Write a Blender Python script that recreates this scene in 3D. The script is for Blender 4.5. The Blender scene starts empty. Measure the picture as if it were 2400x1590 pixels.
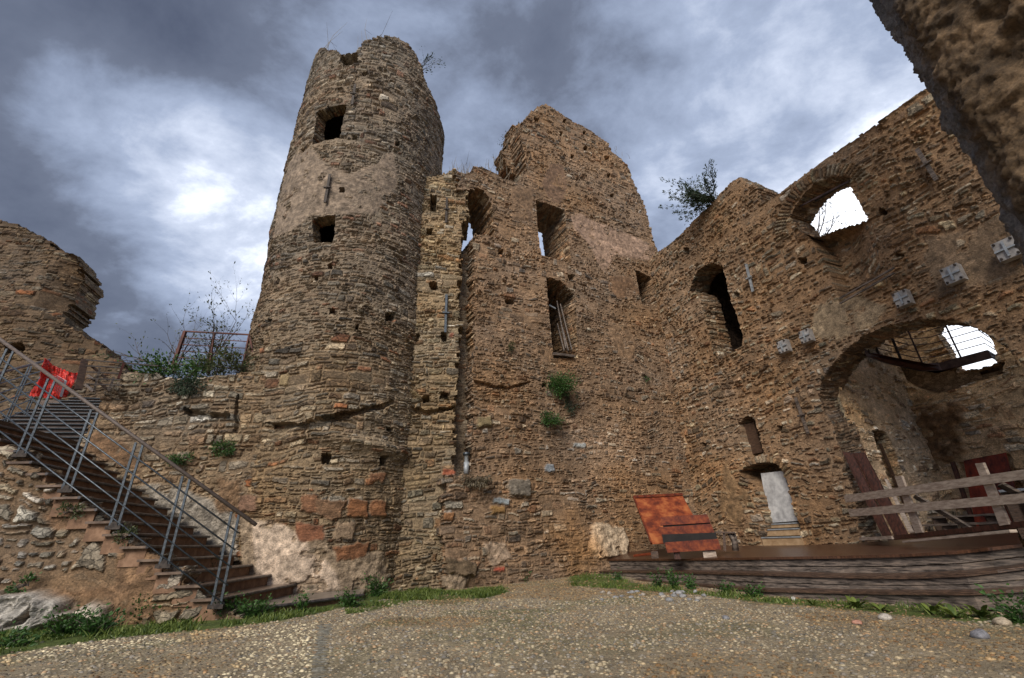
import bpy, math, random
import numpy as np
from mathutils import Vector
random.seed(7); RNG=np.random.default_rng(7)
scn=bpy.context.scene; COL=scn.collection
PI=math.pi; R=math.radians
# ---------------------------------------------------------------- camera
F=1050.;CX=1200.;CY=795.;PITCH=R(24.3);ROLL=R(2.0);H=.85
cp,sp=math.cos(PITCH),math.sin(PITCH);cr,sr=math.cos(ROLL),math.sin(ROLL)
def ray(px,py):
    x=(px-CX)/F;y=(CY-py)/F
    x,y=x*cr+y*sr,-x*sr+y*cr
    return np.array([x,cp-y*sp,sp+y*cp])
def proj(p):
    X,Y,Z=p[0],p[1],p[2]-H
    d=Y*cp+Z*sp;y=(-Y*sp+Z*cp)/d;x=X/d
    return CX+(x*cr-y*sr)*F,CY-(x*sr+y*cr)*F
def atz(px,py,z):
    r=ray(px,py);t=(z-H)/r[2];return np.array([r[0]*t,r[1]*t,z])
def atd(px,py,d):
    r=ray(px,py);t=d/math.hypot(r[0],r[1]);return np.array([r[0]*t,r[1]*t,H+r[2]*t])
def ratio(px,py):
    r=ray(px,py);return r[2]/math.hypot(r[0],r[1])
cam=bpy.data.cameras.new('camera');co=bpy.data.objects.new('camera',cam);COL.objects.link(co)
cam.sensor_width=36;cam.lens=F/2400*36;cam.clip_end=3000;cam.clip_start=.05
co.location=(0,0,H)
fwd=Vector((0,cp,sp));up0=Vector((0,-sp,cp));rt0=Vector((1,0,0))
rt=rt0*cr-up0*sr; up=rt0*sr+up0*cr
from mathutils import Matrix
M=Matrix((rt,up,-fwd)).transposed().to_4x4();M.translation=Vector((0,0,H));co.matrix_world=M
scn.camera=co
scn.view_settings.view_transform='Standard';scn.view_settings.look='None'
scn.view_settings.exposure=1.25;scn.view_settings.gamma=1
# ---------------------------------------------------------------- noise
def hsh(a,b,s=0):
    a=np.asarray(a).astype(np.int64).astype(np.uint32);b=np.asarray(b).astype(np.int64).astype(np.uint32)
    x=a*np.uint32(374761393)+b*np.uint32(668265263)+np.uint32((s*974634773+12345)&0xffffffff)
    x=(x^(x>>np.uint32(13)))*np.uint32(1274126177);x=(x^(x>>np.uint32(15)))*np.uint32(2246822519)
    x^=x>>np.uint32(13);return (x&np.uint32(0xffffff)).astype(np.float64)/0xffffff
def vn(x,y,s=0):
    x=np.asarray(x,float);y=np.asarray(y,float)
    xi=np.floor(x);yi=np.floor(y);fx=x-xi;fy=y-yi
    fx=fx*fx*(3-2*fx);fy=fy*fy*(3-2*fy)
    a=hsh(xi,yi,s);b=hsh(xi+1,yi,s);c=hsh(xi,yi+1,s);d=hsh(xi+1,yi+1,s)
    return (a*(1-fx)+b*fx)*(1-fy)+(c*(1-fx)+d*fx)*fy
def fbm(x,y,s=0,o=4):
    t=0;a=.5;n=0
    for i in range(o):
        t=t+a*vn(x*2**i,y*2**i,s+i*7);n+=a;a*=.5
    return t/n
def sst(a,b,x):
    t=np.clip((x-a)/(b-a),0,1);return t*t*(3-2*t)
def pip(poly,U,V):
    ins=np.zeros(U.shape,bool);n=len(poly)
    for i in range(n):
        x1,y1=poly[i];x2,y2=poly[(i+1)%n]
        if y1==y2: continue
        c=((y1>V)!=(y2>V))
        if c.any(): ins^=c&(U<(x2-x1)*(V-y1)/(y2-y1)+x1)
    return ins
# ---------------------------------------------------------------- mesh + object helpers
ORG={}
def link(name,verts,faces,mat,parent=None,col=None,smooth=False):
    """faces: (k,n) array or list of arrays"""
    v=np.asarray(verts,np.float32).reshape(-1,3)
    if parent is not None:
        o=parent
        while o.parent: o=o.parent
        v=v-np.array(o.location,np.float32)
    fl=faces if isinstance(faces,list) else [faces]
    fl=[np.asarray(f,np.int32) for f in fl if len(f)]
    me=bpy.data.meshes.new(name)
    nl=sum(f.size for f in fl);nf=sum(len(f) for f in fl)
    me.vertices.add(len(v));me.vertices.foreach_set('co',v.ravel())
    me.loops.add(nl);me.loops.foreach_set('vertex_index',np.concatenate([f.ravel() for f in fl]))
    tot=np.concatenate([np.full(len(f),f.shape[1],np.int32) for f in fl])
    st=np.concatenate([[0],np.cumsum(tot)[:-1]]).astype(np.int32)
    me.polygons.add(nf);me.polygons.foreach_set('loop_start',st)
    try: me.polygons.foreach_set('loop_total',tot)
    except Exception: pass
    me.polygons.foreach_set('use_smooth',np.full(nf,bool(smooth)))
    if col is not None:
        a=me.color_attributes.new('col','FLOAT_COLOR','POINT')
        c=np.ones((len(v),4),np.float32);c[:,:np.shape(col)[1]]=col;a.data.foreach_set('color',c.ravel())
    me.update(calc_edges=True);me.validate()
    if mat: me.materials.append(mat)
    ob=bpy.data.objects.new(name,me);COL.objects.link(ob)
    if parent is not None: ob.parent=parent
    return ob
def tag(o,label=None,cat=None,group=None,kind=None):
    if label:o['label']=label
    if cat:o['category']=cat
    if group:o['group']=group
    if kind:o['kind']=kind
    return o
def thing(name,label,cat,loc=(0,0,0),group=None):
    o=bpy.data.objects.new(name,None);COL.objects.link(o);o.location=[float(x) for x in loc];o.empty_display_size=.2
    return tag(o,label,cat,group,'thing')
class MB:
    def __init__(s): s.v=[];s.q=[];s.t=[];s.n=0
    def add(s,v,q=(),t=()):
        v=np.asarray(v,float).reshape(-1,3)
        if len(q): s.q.append(np.asarray(q,int).reshape(-1,4)+s.n)
        if len(t): s.t.append(np.asarray(t,int).reshape(-1,3)+s.n)
        s.v.append(v);s.n+=len(v);return s
    def hexa(s,a,b):
        """a,b: two quads of 4 points (ring order) -> closed box"""
        v=np.array(list(a)+list(b),float)
        return s.add(v,[[0,1,2,3],[7,6,5,4],[0,4,5,1],[1,5,6,2],[2,6,7,3],[3,7,4,0]])
    def box(s,c,size,ax=0,tilt=None):
        c=np.array(c,float);hx,hy,hz=[x/2 for x in size]
        ca,sa=math.cos(ax),math.sin(ax);ex=np.array([ca,sa,0]);ey=np.array([-sa,ca,0]);ez=np.array([0,0,1.])
        A=[c+ex*x*hx+ey*y*hy-ez*hz for x,y in ((-1,-1),(1,-1),(1,1),(-1,1))]
        return s.hexa(A,[p+ez*2*hz for p in A])
    def bar(s,p,q,w,t,upv=(0,0,1)):
        p=np.array(p,float);q=np.array(q,float);d=q-p;d/=np.linalg.norm(d);u=np.array(upv,float)
        x=np.cross(d,u);x/=np.linalg.norm(x)+1e-9;y=np.cross(x,d)
        A=[p+x*a*w/2+y*b*t/2 for a,b in ((-1,-1),(1,-1),(1,1),(-1,1))]
        return s.hexa(A,[k+(q-p) for k in A])
    def tube(s,pts,rad,n=6,cap=True):
        pts=[np.array(p,float) for p in pts];rr=rad if hasattr(rad,'__len__') else [rad]*len(pts)
        V=[];x=None
        for i,p in enumerate(pts):
            d=(pts[min(i+1,len(pts)-1)]-pts[max(i-1,0)]);d/=np.linalg.norm(d)+1e-9
            if x is None:
                u=np.array([0,0,1.]) if abs(d[2])<.9 else np.array([1.,0,0]);x=np.cross(d,u)
            x=x-d*np.dot(x,d);x/=np.linalg.norm(x)+1e-9;y=np.cross(d,x)
            for k in range(n):
                a=2*PI*k/n;V.append(p+(x*math.cos(a)+y*math.sin(a))*rr[i])
        q=[]
        for i in range(len(pts)-1):
            for k in range(n):
                a=i*n+k;b=i*n+(k+1)%n;q.append([a,b,b+n,a+n])
        t=[]
        if cap:
            for k in range(1,n-1):
                t.append([0,k+1,k]);o=(len(pts)-1)*n;t.append([o,o+k,o+k+1])
        return s.add(V,q,t)
    def link(s,name,mat,parent=None,smooth=False,col=None):
        f=[]
        if s.q:f.append(np.concatenate(s.q))
        if s.t:f.append(np.concatenate(s.t))
        return link(name,np.concatenate(s.v),f,mat,parent,col,smooth)
# ---------------------------------------------------------------- materials
def newmat(name):
    m=bpy.data.materials.new(name);m.use_nodes=True;nt=m.node_tree;b=nt.nodes['Principled BSDF'];return m,nt,b
def N(nt,t,**k):
    n=nt.nodes.new(t)
    for a,v in k.items():
        if a in n.inputs: n.inputs[a].default_value=v
        else: setattr(n,a,v)
    return n
def stone_mat(name,rough=.85,scale=1.,bump=.5,spec=.35,wet=0.,cracks=False):
    m,nt,b=newmat(name);L=nt.links
    tc=N(nt,'ShaderNodeTexCoord')
    at=N(nt,'ShaderNodeVertexColor',layer_name='col')
    n1=N(nt,'ShaderNodeTexNoise');n1.inputs['Scale'].default_value=38*scale;n1.inputs['Detail'].default_value=6;n1.inputs['Roughness'].default_value=.75
    n2=N(nt,'ShaderNodeTexNoise');n2.inputs['Scale'].default_value=9*scale;n2.inputs['Detail'].default_value=5
    L.new(tc.outputs['Object'],n1.inputs['Vector']);L.new(tc.outputs['Object'],n2.inputs['Vector'])
    r1=N(nt,'ShaderNodeMapRange');r1.inputs['From Min'].default_value=.3;r1.inputs['From Max'].default_value=.7;r1.inputs['To Min'].default_value=.42;r1.inputs['To Max'].default_value=1.6
    L.new(n1.outputs['Fac'],r1.inputs['Value'])
    r2=N(nt,'ShaderNodeMapRange');r2.inputs['From Min'].default_value=.3;r2.inputs['From Max'].default_value=.7;r2.inputs['To Min'].default_value=.75;r2.inputs['To Max'].default_value=1.25
    L.new(n2.outputs['Fac'],r2.inputs['Value'])
    mu=N(nt,'ShaderNodeMath',operation='MULTIPLY');L.new(r1.outputs[0],mu.inputs[0]);L.new(r2.outputs[0],mu.inputs[1])
    hgt=n1.outputs['Fac']
    if cracks:
        # hairline joints and dirt filled cracks between the small packing stones
        ds=N(nt,'ShaderNodeVectorMath',operation='SCALE');ds.inputs['Scale'].default_value=.10;L.new(n2.outputs['Color'],ds.inputs[0])
        ad=N(nt,'ShaderNodeVectorMath',operation='ADD');L.new(tc.outputs['Object'],ad.inputs[0]);L.new(ds.outputs[0],ad.inputs[1])
        mp=N(nt,'ShaderNodeMapping');mp.inputs['Scale'].default_value=(6.8,6.8,12.5);L.new(ad.outputs[0],mp.inputs['Vector'])
        vo=N(nt,'ShaderNodeTexVoronoi',feature='DISTANCE_TO_EDGE');vo.inputs['Scale'].default_value=1;L.new(mp.outputs[0],vo.inputs['Vector'])
        vc=N(nt,'ShaderNodeTexVoronoi');vc.inputs['Scale'].default_value=1;L.new(mp.outputs[0],vc.inputs['Vector'])
        rc=N(nt,'ShaderNodeMapRange');rc.inputs['From Min'].default_value=.0;rc.inputs['From Max'].default_value=.09;rc.inputs['To Min'].default_value=.36;L.new(vo.outputs['Distance'],rc.inputs['Value'])
        sx=N(nt,'ShaderNodeSeparateColor');L.new(vc.outputs['Color'],sx.inputs[0])
        rv=N(nt,'ShaderNodeMapRange');rv.inputs['To Min'].default_value=.62;rv.inputs['To Max'].default_value=1.45;L.new(sx.outputs[0],rv.inputs['Value'])
        m2=N(nt,'ShaderNodeMath',operation='MULTIPLY');L.new(rc.outputs[0],m2.inputs[0]);L.new(rv.outputs[0],m2.inputs[1])
        mi=N(nt,'ShaderNodeMix');mi.data_type='FLOAT';mi.inputs[2].default_value=1.;L.new(at.outputs['Alpha'],mi.inputs[0]);L.new(m2.outputs[0],mi.inputs[3])
        mu2=N(nt,'ShaderNodeMath',operation='MULTIPLY');L.new(mu.outputs[0],mu2.inputs[0]);L.new(mi.outputs[0],mu2.inputs[1]);mu=mu2
        ma=N(nt,'ShaderNodeMath',operation='MULTIPLY');L.new(rc.outputs[0],ma.inputs[0]);L.new(at.outputs['Alpha'],ma.inputs[1])
        mh=N(nt,'ShaderNodeMath',operation='MULTIPLY_ADD');mh.inputs[1].default_value=.8;L.new(ma.outputs[0],mh.inputs[0]);L.new(n1.outputs['Fac'],mh.inputs[2]);hgt=mh.outputs[0]
    vm=N(nt,'ShaderNodeVectorMath',operation='SCALE');L.new(at.outputs['Color'],vm.inputs[0]);L.new(mu.outputs[0],vm.inputs['Scale'])
    L.new(vm.outputs[0],b.inputs['Base Color'])
    b.inputs['Roughness'].default_value=rough;b.inputs['Specular IOR Level'].default_value=spec
    if wet:
        r3=N(nt,'ShaderNodeMapRange');r3.inputs['From Min'].default_value=.42;r3.inputs['From Max'].default_value=.62;r3.inputs['To Min'].default_value=rough;r3.inputs['To Max'].default_value=wet
        L.new(n2.outputs['Fac'],r3.inputs['Value']);L.new(r3.outputs[0],b.inputs['Roughness'])
    bp=N(nt,'ShaderNodeBump');bp.inputs['Strength'].default_value=bump;bp.inputs['Distance'].default_value=.03
    L.new(hgt,bp.inputs['Height']);L.new(bp.outputs[0],b.inputs['Normal'])
    return m
def nmat(name,c1,c2,scale=8,rough=.7,metal=0.,bump=.3,stretch=(1,1,1),c3=None,spec=.4,dist=.01,lo=.38,hi=.62):
    m,nt,b=newmat(name);L=nt.links
    tc=N(nt,'ShaderNodeTexCoord');mp=N(nt,'ShaderNodeMapping');mp.inputs['Scale'].default_value=stretch
    L.new(tc.outputs['Object'],mp.inputs['Vector'])
    n1=N(nt,'ShaderNodeTexNoise');n1.inputs['Scale'].default_value=scale;n1.inputs['Detail'].default_value=7;n1.inputs['Roughness'].default_value=.68
    L.new(mp.outputs[0],n1.inputs['Vector'])
    cr_=N(nt,'ShaderNodeValToRGB');e=cr_.color_ramp.elements;e[0].position=lo;e[0].color=(*c1,1);e[1].position=hi;e[1].color=(*c2,1)
    if c3 is not None:
        x=e.new((lo+hi)/2);x.color=(*c3,1)
    L.new(n1.outputs['Fac'],cr_.inputs[0]);L.new(cr_.outputs[0],b.inputs['Base Color'])
    b.inputs['Roughness'].default_value=rough;b.inputs['Metallic'].default_value=metal;b.inputs['Specular IOR Level'].default_value=spec
    if bump:
        bp=N(nt,'ShaderNodeBump');bp.inputs['Strength'].default_value=bump;bp.inputs['Distance'].default_value=dist
        L.new(n1.outputs['Fac'],bp.inputs['Height']);L.new(bp.outputs[0],b.inputs['Normal'])
    return m
def leafmat(name,c,c2):
    m,nt,b=newmat(name);L=nt.links
    g=N(nt,'ShaderNodeNewGeometry');cr_=N(nt,'ShaderNodeValToRGB');e=cr_.color_ramp.elements
    e[0].color=(*c,1);e[1].color=(*c2,1)
    L.new(g.outputs['Random Per Island'],cr_.inputs[0]);L.new(cr_.outputs[0],b.inputs['Base Color'])
    b.inputs['Roughness'].default_value=.55
    tr=N(nt,'ShaderNodeBsdfTranslucent');L.new(cr_.outputs[0],tr.inputs['Color'])
    mx=N(nt,'ShaderNodeMixShader');mx.inputs[0].default_value=.25
    L.new(b.outputs[0],mx.inputs[1]);L.new(tr.outputs[0],mx.inputs[2]);L.new(mx.outputs[0],nt.nodes['Material Output'].inputs['Surface'])
    return m
STONE=stone_mat('rubble_stone',bump=.8,cracks=True)
ROCK=stone_mat('rough_rock',bump=.9,scale=.7)
COBB=stone_mat('cobble_stone',rough=.6,bump=.25,scale=1.2,wet=.35)
EARTH=stone_mat('gravel_earth',rough=.85,bump=.8,wet=.5)
STEEL=nmat('grey_steel',(.055,.065,.075),(.12,.14,.16),30,.42,.7,.15)
HANDR=nmat('wooden_handrail',(.06,.045,.038),(.16,.125,.105),18,.6,0,.3,(1,1,6))
TREAD=nmat('wet_step_slab',(.10,.068,.05),(.21,.15,.11),7,.28,0,.2)
TREADU=nmat('upper_step_plank',(.035,.03,.026),(.10,.085,.07),7,.45,0,.2)
SLAB=nmat('wet_landing_slab',(.10,.08,.065),(.26,.22,.18),5,.3,0,.2)
NOSE=nmat('dark_step_nosing',(.05,.045,.045),(.15,.14,.14),12,.3,.4,.1)
RISER=nmat('brown_render',(.15,.085,.05),(.30,.18,.11),6,.8,0,.5,(1,1,1),(.21,.12,.07))
RUST=nmat('rust_orange',(.07,.011,.005),(.24,.055,.014),8,.6,.15,.4,(1,1,1),(.15,.026,.008),dist=.006)
GAPSH=nmat('gap_shade_black',(.004,.003,.003),(.012,.009,.008),8)  # near-black colour that stands for shade in the gaps between beams
RUSTO=nmat('rust_orange_bright',(.10,.018,.007),(.40,.13,.04),3.2,.6,.1,.4,(1,1,1),(.24,.05,.015),dist=.006)
RUSTD=nmat('rust_dark',(.035,.010,.008),(.10,.028,.018),6,.6,.2,.3)
REDP=nmat('dark_red_rust',(.06,.010,.006),(.30,.040,.014),5,.5,.1,.3,(1,1,.5))
RUSTB=nmat('rust_beam',(.04,.026,.026),(.10,.065,.06),6,.55,.4,.2)
DWOOD=nmat('dark_wet_wood',(.03,.017,.012),(.13,.075,.048),9,.4,0,.5,(1.2,1.2,10),(.07,.042,.028))
DECKT=nmat('deck_top_wood',(.03,.014,.008),(.11,.05,.027),9,.3,0,.4,(1,8,1))
GWOOD=nmat('grey_weathered_wood',(.028,.021,.017),(.22,.17,.135),4,.6,0,.8,(1.2,1.2,9),(.12,.096,.08))
PWOOD=nmat('pale_plank_wood',(.28,.215,.17),(.52,.43,.35),6,.7,0,.4,(1,1,6))
RWOOD=nmat('reddish_plank_wood',(.022,.010,.007),(.095,.034,.022),10,.55,0,.4,(3,3,.7))
ZINC=nmat('grey_zinc',(.25,.27,.29),(.42,.45,.47),14,.5,.3,.1)
PLATE=nmat('pale_steel_plate',(.27,.25,.24),(.44,.42,.40),8,.6,.1,.15)
WHITEP=nmat('white_door_panel',(.30,.30,.30),(.62,.62,.61),5,.6,0,.2,(1,1,1),(.46,.46,.46),lo=.33,hi=.62)
OCHRE=nmat('ochre_step_stone',(.30,.19,.10),(.45,.31,.18),8,.8,0,.3)
IRON=nmat('dark_iron',(.025,.02,.018),(.08,.065,.055),20,.7,.3,.2)
NETM=nmat('red_net',(.30,.008,.006),(.90,.05,.03),30,.5,0,.6,dist=.02)
WHITE=nmat('white_plastic',(.6,.6,.62),(.8,.8,.8),5,.5,0,0)
BARK=nmat('twig_bark',(.05,.04,.035),(.13,.10,.085),20,.8,0,.3)
LEAF=leafmat('green_leaf',(.018,.055,.010),(.07,.16,.03))
LEAFD=leafmat('dark_leaf',(.015,.03,.018),(.05,.085,.04))
LEAFB=leafmat('olive_leaf',(.03,.045,.015),(.10,.12,.04))
GRASSM=leafmat('grass_blade',(.035,.075,.010),(.19,.24,.05))
DRYG=leafmat('dry_grass_blade',(.08,.065,.04),(.20,.16,.10))
BIRDM=nmat('pigeon_feather',(.02,.02,.025),(.07,.07,.08),15,.7,0,.1)
# ---------------------------------------------------------------- masonry
def masonry(U,V,seed=1,rh=.085,sw=.26,mort=.010,irr=1.,cr_=.028,amp=1.,diag=0.):
    wu=U+(vn(U*6,V*7,seed)-.5)*.05*irr+(vn(U*19,V*23,seed+1)-.5)*.018*irr
    wv=V+diag*U+(vn(U*.7,V*.5,seed+2)-.5)*.30*irr+(vn(U*4.5,V*6,seed+3)-.5)*.06*irr+(vn(U*20,V*17,seed+4)-.5)*.014*irr
    rg=np.random.default_rng(seed)
    hs=rh*(.45+1.25*rg.random(900)**1.4);rb=np.concatenate([[0],np.cumsum(hs)])-8*rh*10
    idx=np.clip(np.searchsorted(rb,wv)-1,0,len(rb)-2);y0=rb[idx];y1=rb[idx+1];hh=y1-y0
    rw=sw*(.6+.7*hsh(idx,idx*0,seed+5))*np.sqrt(hh/rh)
    x=wu/rw+hsh(idx,idx*0,seed+6)*17;k=np.floor(x)
    bj=lambda q:q+(hsh(idx,q,seed+7)-.5)*.85
    k=np.where(x<bj(k),k-1,np.where(x>=bj(k+1),k+1,k))
    l=(x-bj(k))*rw;r=(bj(k+1)-x)*rw
    sp_=(hh>rh*.95)&(hsh(idx,k,seed+8)<.45);mid=y0+hh*(.35+.3*hsh(idx,k,seed+9))
    top=sp_&(wv>mid)
    y1=np.where(sp_&~top,mid,y1);y0=np.where(top,mid,y0)
    k2=k*2+top
    cx=np.minimum(l,r);cy=np.minimum(wv-y0,y1-wv)
    d=cr_-np.sqrt(np.maximum(cr_-cx,0)**2+np.maximum(cr_-cy,0)**2)
    r1=hsh(idx,k2,seed+10);r2=hsh(idx,k2,seed+11);r3=hsh(idx,k2,seed+12);r4=hsh(idx,k2,seed+13)
    m=mort*(.4+1.6*r4)
    t=sst(m,m+.016,d)
    tilt=((l-r)*.5*(r2-.5)*.25+(wv-(y0+y1)/2)*(r3-.5)*.5)
    h=t*(.006+.030*r3+np.clip(tilt,-.03,.03)+.014*vn(U*25,V*25,seed+14)+.022*(vn(U*9,V*11,seed+15)-.5))-(1-t)*(.008+.040*vn(U*4,V*4,seed+16)**1.5)
    return h*amp,t,r1,r2,r3,U+(r-l)/2,V+(y0+y1)/2-wv
PAL_BROWN=[(.17,.105,.06),(.22,.15,.09),(.27,.195,.12),(.13,.115,.10),(.21,.185,.15),(.24,.10,.045),(.095,.065,.045),(.33,.27,.19),(.19,.14,.095),(.25,.22,.18)]
PAL_TAN=[(.20,.15,.095),(.25,.19,.12),(.30,.24,.155),(.16,.14,.11),(.23,.21,.165),(.22,.13,.07),(.13,.10,.07),(.35,.30,.22),(.26,.20,.14),(.28,.26,.23)]
PAL_KEEP=[(.21,.145,.095),(.26,.18,.12),(.24,.16,.105),(.15,.12,.10),(.25,.22,.18),(.22,.12,.07),(.18,.12,.08),(.34,.29,.23),(.24,.17,.12),(.30,.27,.24)]
PAL_PALE=[(.34,.30,.24),(.40,.36,.30),(.28,.24,.18),(.22,.20,.17),(.30,.22,.14),(.20,.13,.08),(.36,.34,.31),(.26,.20,.14),(.42,.39,.34),(.24,.21,.17)]
def paint(h,t,r1,r2,pal,mortar,U,V,seed,smear=0.):
    P=np.array(pal);c=P[np.minimum((r1*len(P)).astype(int),len(P)-1)]
    c=c*(.45+1.15*r2*r2+.1)[...,None]
    mc=np.array(mortar)*(.72+.56*fbm(U*3,V*3,seed+40,3))[...,None]
    if smear: t=t*(1-smear*sst(.45,.62,fbm(U*1.3,V*1.3,seed+41,3)))
    c=c*t[...,None]+mc*(1-t)[...,None]
    big=.80+.4*fbm(U*.35,V*.35,seed+42,3)
    red=fbm(U*.6,V*.9,seed+43,3)-.5
    c=c*big[...,None];c[...,0]*=1.04+.25*red;c[...,2]*=.90-.35*red
    return c
def build_wall(name,P,parent,ug,vg,inside,T,seed,mas={},pal=PAL_BROWN,mortar=(.24,.165,.105),patches=(),recess=(),rag=.55,
               vouss=(),mat=STONE,back='same',jstep=.045,smear=.25,blocks=(),extra=None,bulge=.10,holes=(),holew=.05):
    """P(U,V,depth)->xyz array. inside(U,V)->bool. recess:[(poly,depth)], holes: uv polys cut through"""
    U,V=np.meshgrid(ug,vg)
    jit=.008;Uw=U+(vn(U*13,V*13,seed+60)-.5)*jit*2;Vw=V+(vn(U*13,V*13,seed+61)-.5)*jit*2
    mas=dict(mas);mas['rh']=mas.get('rh',.1)*.88;mas['sw']=mas.get('sw',.25)*.92;A_=masonry(Uw,Vw,seed,**mas);m2=dict(mas);m2['rh']=mas.get('rh',.1)*1.6;m2['sw']=mas.get('sw',.25)*1.35;m2['mort']=mas.get('mort',.01)*1.3
    B_=masonry(Uw,Vw,seed+500,**m2)
    mz=(fbm(U*.55,V*.8,seed+77,3)+.10*(1-sst(.5,3.5,V)))>.60
    h,t,r1,r2,r3,cu,cv=[np.where(mz,b_,a_) for a_,b_ in zip(A_,B_)];h=h*.8
    col=paint(h,t,r1,r2,pal,mortar,U,V,seed,smear)
    if smear: h=h*(1-.65*smear*2*sst(.45,.62,fbm(U*1.3,V*1.3,seed+41,3)))
    # voussoirs
    for (cx,cz,rad,th,a0,a1,sx) in vouss:
        dx=(U-cx)/sx;dz=V-cz;rr=np.hypot(dx,dz);an=np.arctan2(dz,dx)
        mk=(rr>rad-.05)&(rr<rad+th+.05*vn(U*8,V*8,seed+70))&(an>a0)&(an<a1)
        q=an*rad/.085+(vn(U*5,V*5,5)-.5)*.4;k=np.floor(q);e=np.minimum(q-k,1-(q-k))*.085
        tt=sst(.006,.02,e);hh=tt*(.02+.03*hsh(k,k*0,seed+71))-(1-tt)*.025
        c=np.array([.95,.86,.68])*np.array(pal)[(hsh(k,k*0,seed+72)*len(pal)).astype(int)%len(pal)]*(.6+.5*hsh(k,k*0,seed+73))[...,None]
        c=c*tt[...,None]+np.array(mortar)*(1-tt)[...,None]
        h=np.where(mk,hh,h);col=np.where(mk[...,None],c,col)
    # plaster/rock patches
    alp=np.clip(.35+.65*t,0,1)
    for (poly,c,amp,rgh) in patches:
        Un=U+(fbm(U*3,V*3,seed+80,3)-.5)*.5*min(1,rgh*3);Vn=V+(fbm(U*3,V*3,seed+81,3)-.5)*.5*min(1,rgh*3)
        mk=pip(poly,Un,Vn).astype(float)
        for _ in range(3): mk=(mk+np.roll(mk,1,0)+np.roll(mk,-1,0)+np.roll(mk,1,1)+np.roll(mk,-1,1))/5
        hole=sst(.64,.70,fbm(U*4,V*4,seed+82,3))*.7
        mk=mk*(1-hole)
        f=fbm(U*6,V*6,seed+83,5)
        hh=amp+(f-.5)*rgh
        cc=np.array(c)*np.array([1.,.93,.82])*(.25+1.35*fbm(U*11,V*11,seed+84,5)*(.7+.6*fbm(U*2,V*2,seed+89,3)))[...,None]
        h=h*(1-mk)+hh*mk;col=col*(1-mk[...,None])+cc*mk[...,None];alp=alp*(1-.55*mk)
    for (poly,c,hh) in blocks:
        Un=U+(fbm(U*7,V*7,seed+85,3)-.5)*.10;Vn=V+(fbm(U*7,V*7,seed+86,3)-.5)*.10
        mk=pip(poly,Un,Vn).astype(float);mk=(mk+np.roll(mk,1,0)+np.roll(mk,-1,0)+np.roll(mk,1,1)+np.roll(mk,-1,1))/5
        h=h*(1-mk)+(hh+.03*(fbm(U*8,V*12,seed+87,4)-.5))*mk
        cc=np.array(c)*np.array([.92,1.02,1.05])*(.35+1.2*fbm(U*7,V*16,seed+88,4))[...,None];alp=alp*(1-.55*mk)
        col=col*(1-mk[...,None])+cc*mk[...,None]
    h=h+bulge*(fbm(U*.55,V*.55,seed+90,2)-.5)*1.2+.05*(fbm(U*2.2,V*2.2,seed+91,2)-.5)
    if extra is not None: h,col=extra(U,V,h,col)
    for (poly,dp) in recess:
        mk=pip(poly,U+(vn(U*9,V*9,seed+92)-.5)*.05,V+(vn(U*9,V*9,seed+93)-.5)*.05)
        dd=dp(U,V) if callable(dp) else dp
        h=np.where(mk,h*.7-dd,h)
        # the dressed edge
    ins=inside(U*(1-rag)+cu*rag,V*(1-rag)+cv*rag)
    for hp in holes:
        w=holew;ins&=~pip(hp,U*(1-w)+cu*w+(vn(U*10,V*10,seed+94)-.5)*.03,V*(1-w)+cv*w+(vn(U*10,V*10,seed+95)-.5)*.03)
    nv,nu=U.shape
    cm=ins[:-1,:-1]&ins[1:,:-1]&ins[:-1,1:]&ins[1:,1:]
    m=ins.astype(float)
    for _ in range(6):
        mp=np.pad(m,1,mode='edge');m=(mp[1:-1,1:-1]*2+mp[:-2,1:-1]+mp[2:,1:-1]+mp[1:-1,:-2]+mp[1:-1,2:])/6
    h=h*(.45+.55*sst(.55,1.,m))
    pos=P(Uw,Vw,-h)
    idx=np.arange(nv*nu).reshape(nv,nu)
    a=idx[:-1,:-1][cm];b=idx[:-1,1:][cm];c=idx[1:,1:][cm];d=idx[1:,:-1][cm]
    faces=[np.stack([a,b,c,d],1)]
    verts=[pos.reshape(-1,3)];cols=[np.concatenate([col.reshape(-1,3),alp.reshape(-1,1)],1)]
    # jambs
    E=[]
    pad=np.zeros((nv+1,nu+1),bool);pad[1:-1,1:-1]=cm  # pad[i+1,j+1]=cm[i,j]
    # horizontal edges between vertex (i,j)-(i,j+1): cell above pad[i+1,j+1], below pad[i,j+1]
    ab=pad[1:,1:][:, :nu-1];be=pad[:-1,1:][:, :nu-1]
    i_,j_=np.where(ab&~be);E.append(np.stack([idx[i_,j_+1],idx[i_,j_]],1))
    i_,j_=np.where(~ab&be);E.append(np.stack([idx[i_,j_],idx[i_,j_+1]],1))
    ri=pad[1:,1:][:nv-1,:];le=pad[1:,:-1][:nv-1,:]
    i_,j_=np.where(ri&~le);E.append(np.stack([idx[i_,j_],idx[i_+1,j_]],1))
    i_,j_=np.where(~ri&le);E.append(np.stack([idx[i_+1,j_],idx[i_,j_]],1))
    E=np.concatenate(E)
    bv,inv=np.unique(E.ravel(),return_inverse=True);inv=inv.reshape(-1,2)
    m=ins.astype(float)
    for _ in range(6):
        mp=np.pad(m,1,mode='edge');m=(mp[1:-1,1:-1]*2+mp[:-2,1:-1]+mp[2:,1:-1]+mp[1:-1,:-2]+mp[1:-1,2:])/6
    gv,gu=np.gradient(m);gl=np.hypot(gu,gv)+1e-6
    gu=(gu/gl).ravel()[bv];gv=(gv/gl).ravel()[bv]
    bu=Uw.ravel()[bv];bw=Vw.ravel()[bv]
    nd=max(2,int(T/jstep));base=nv*nu
    prev=bv.copy();n0=len(bv)
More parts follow.
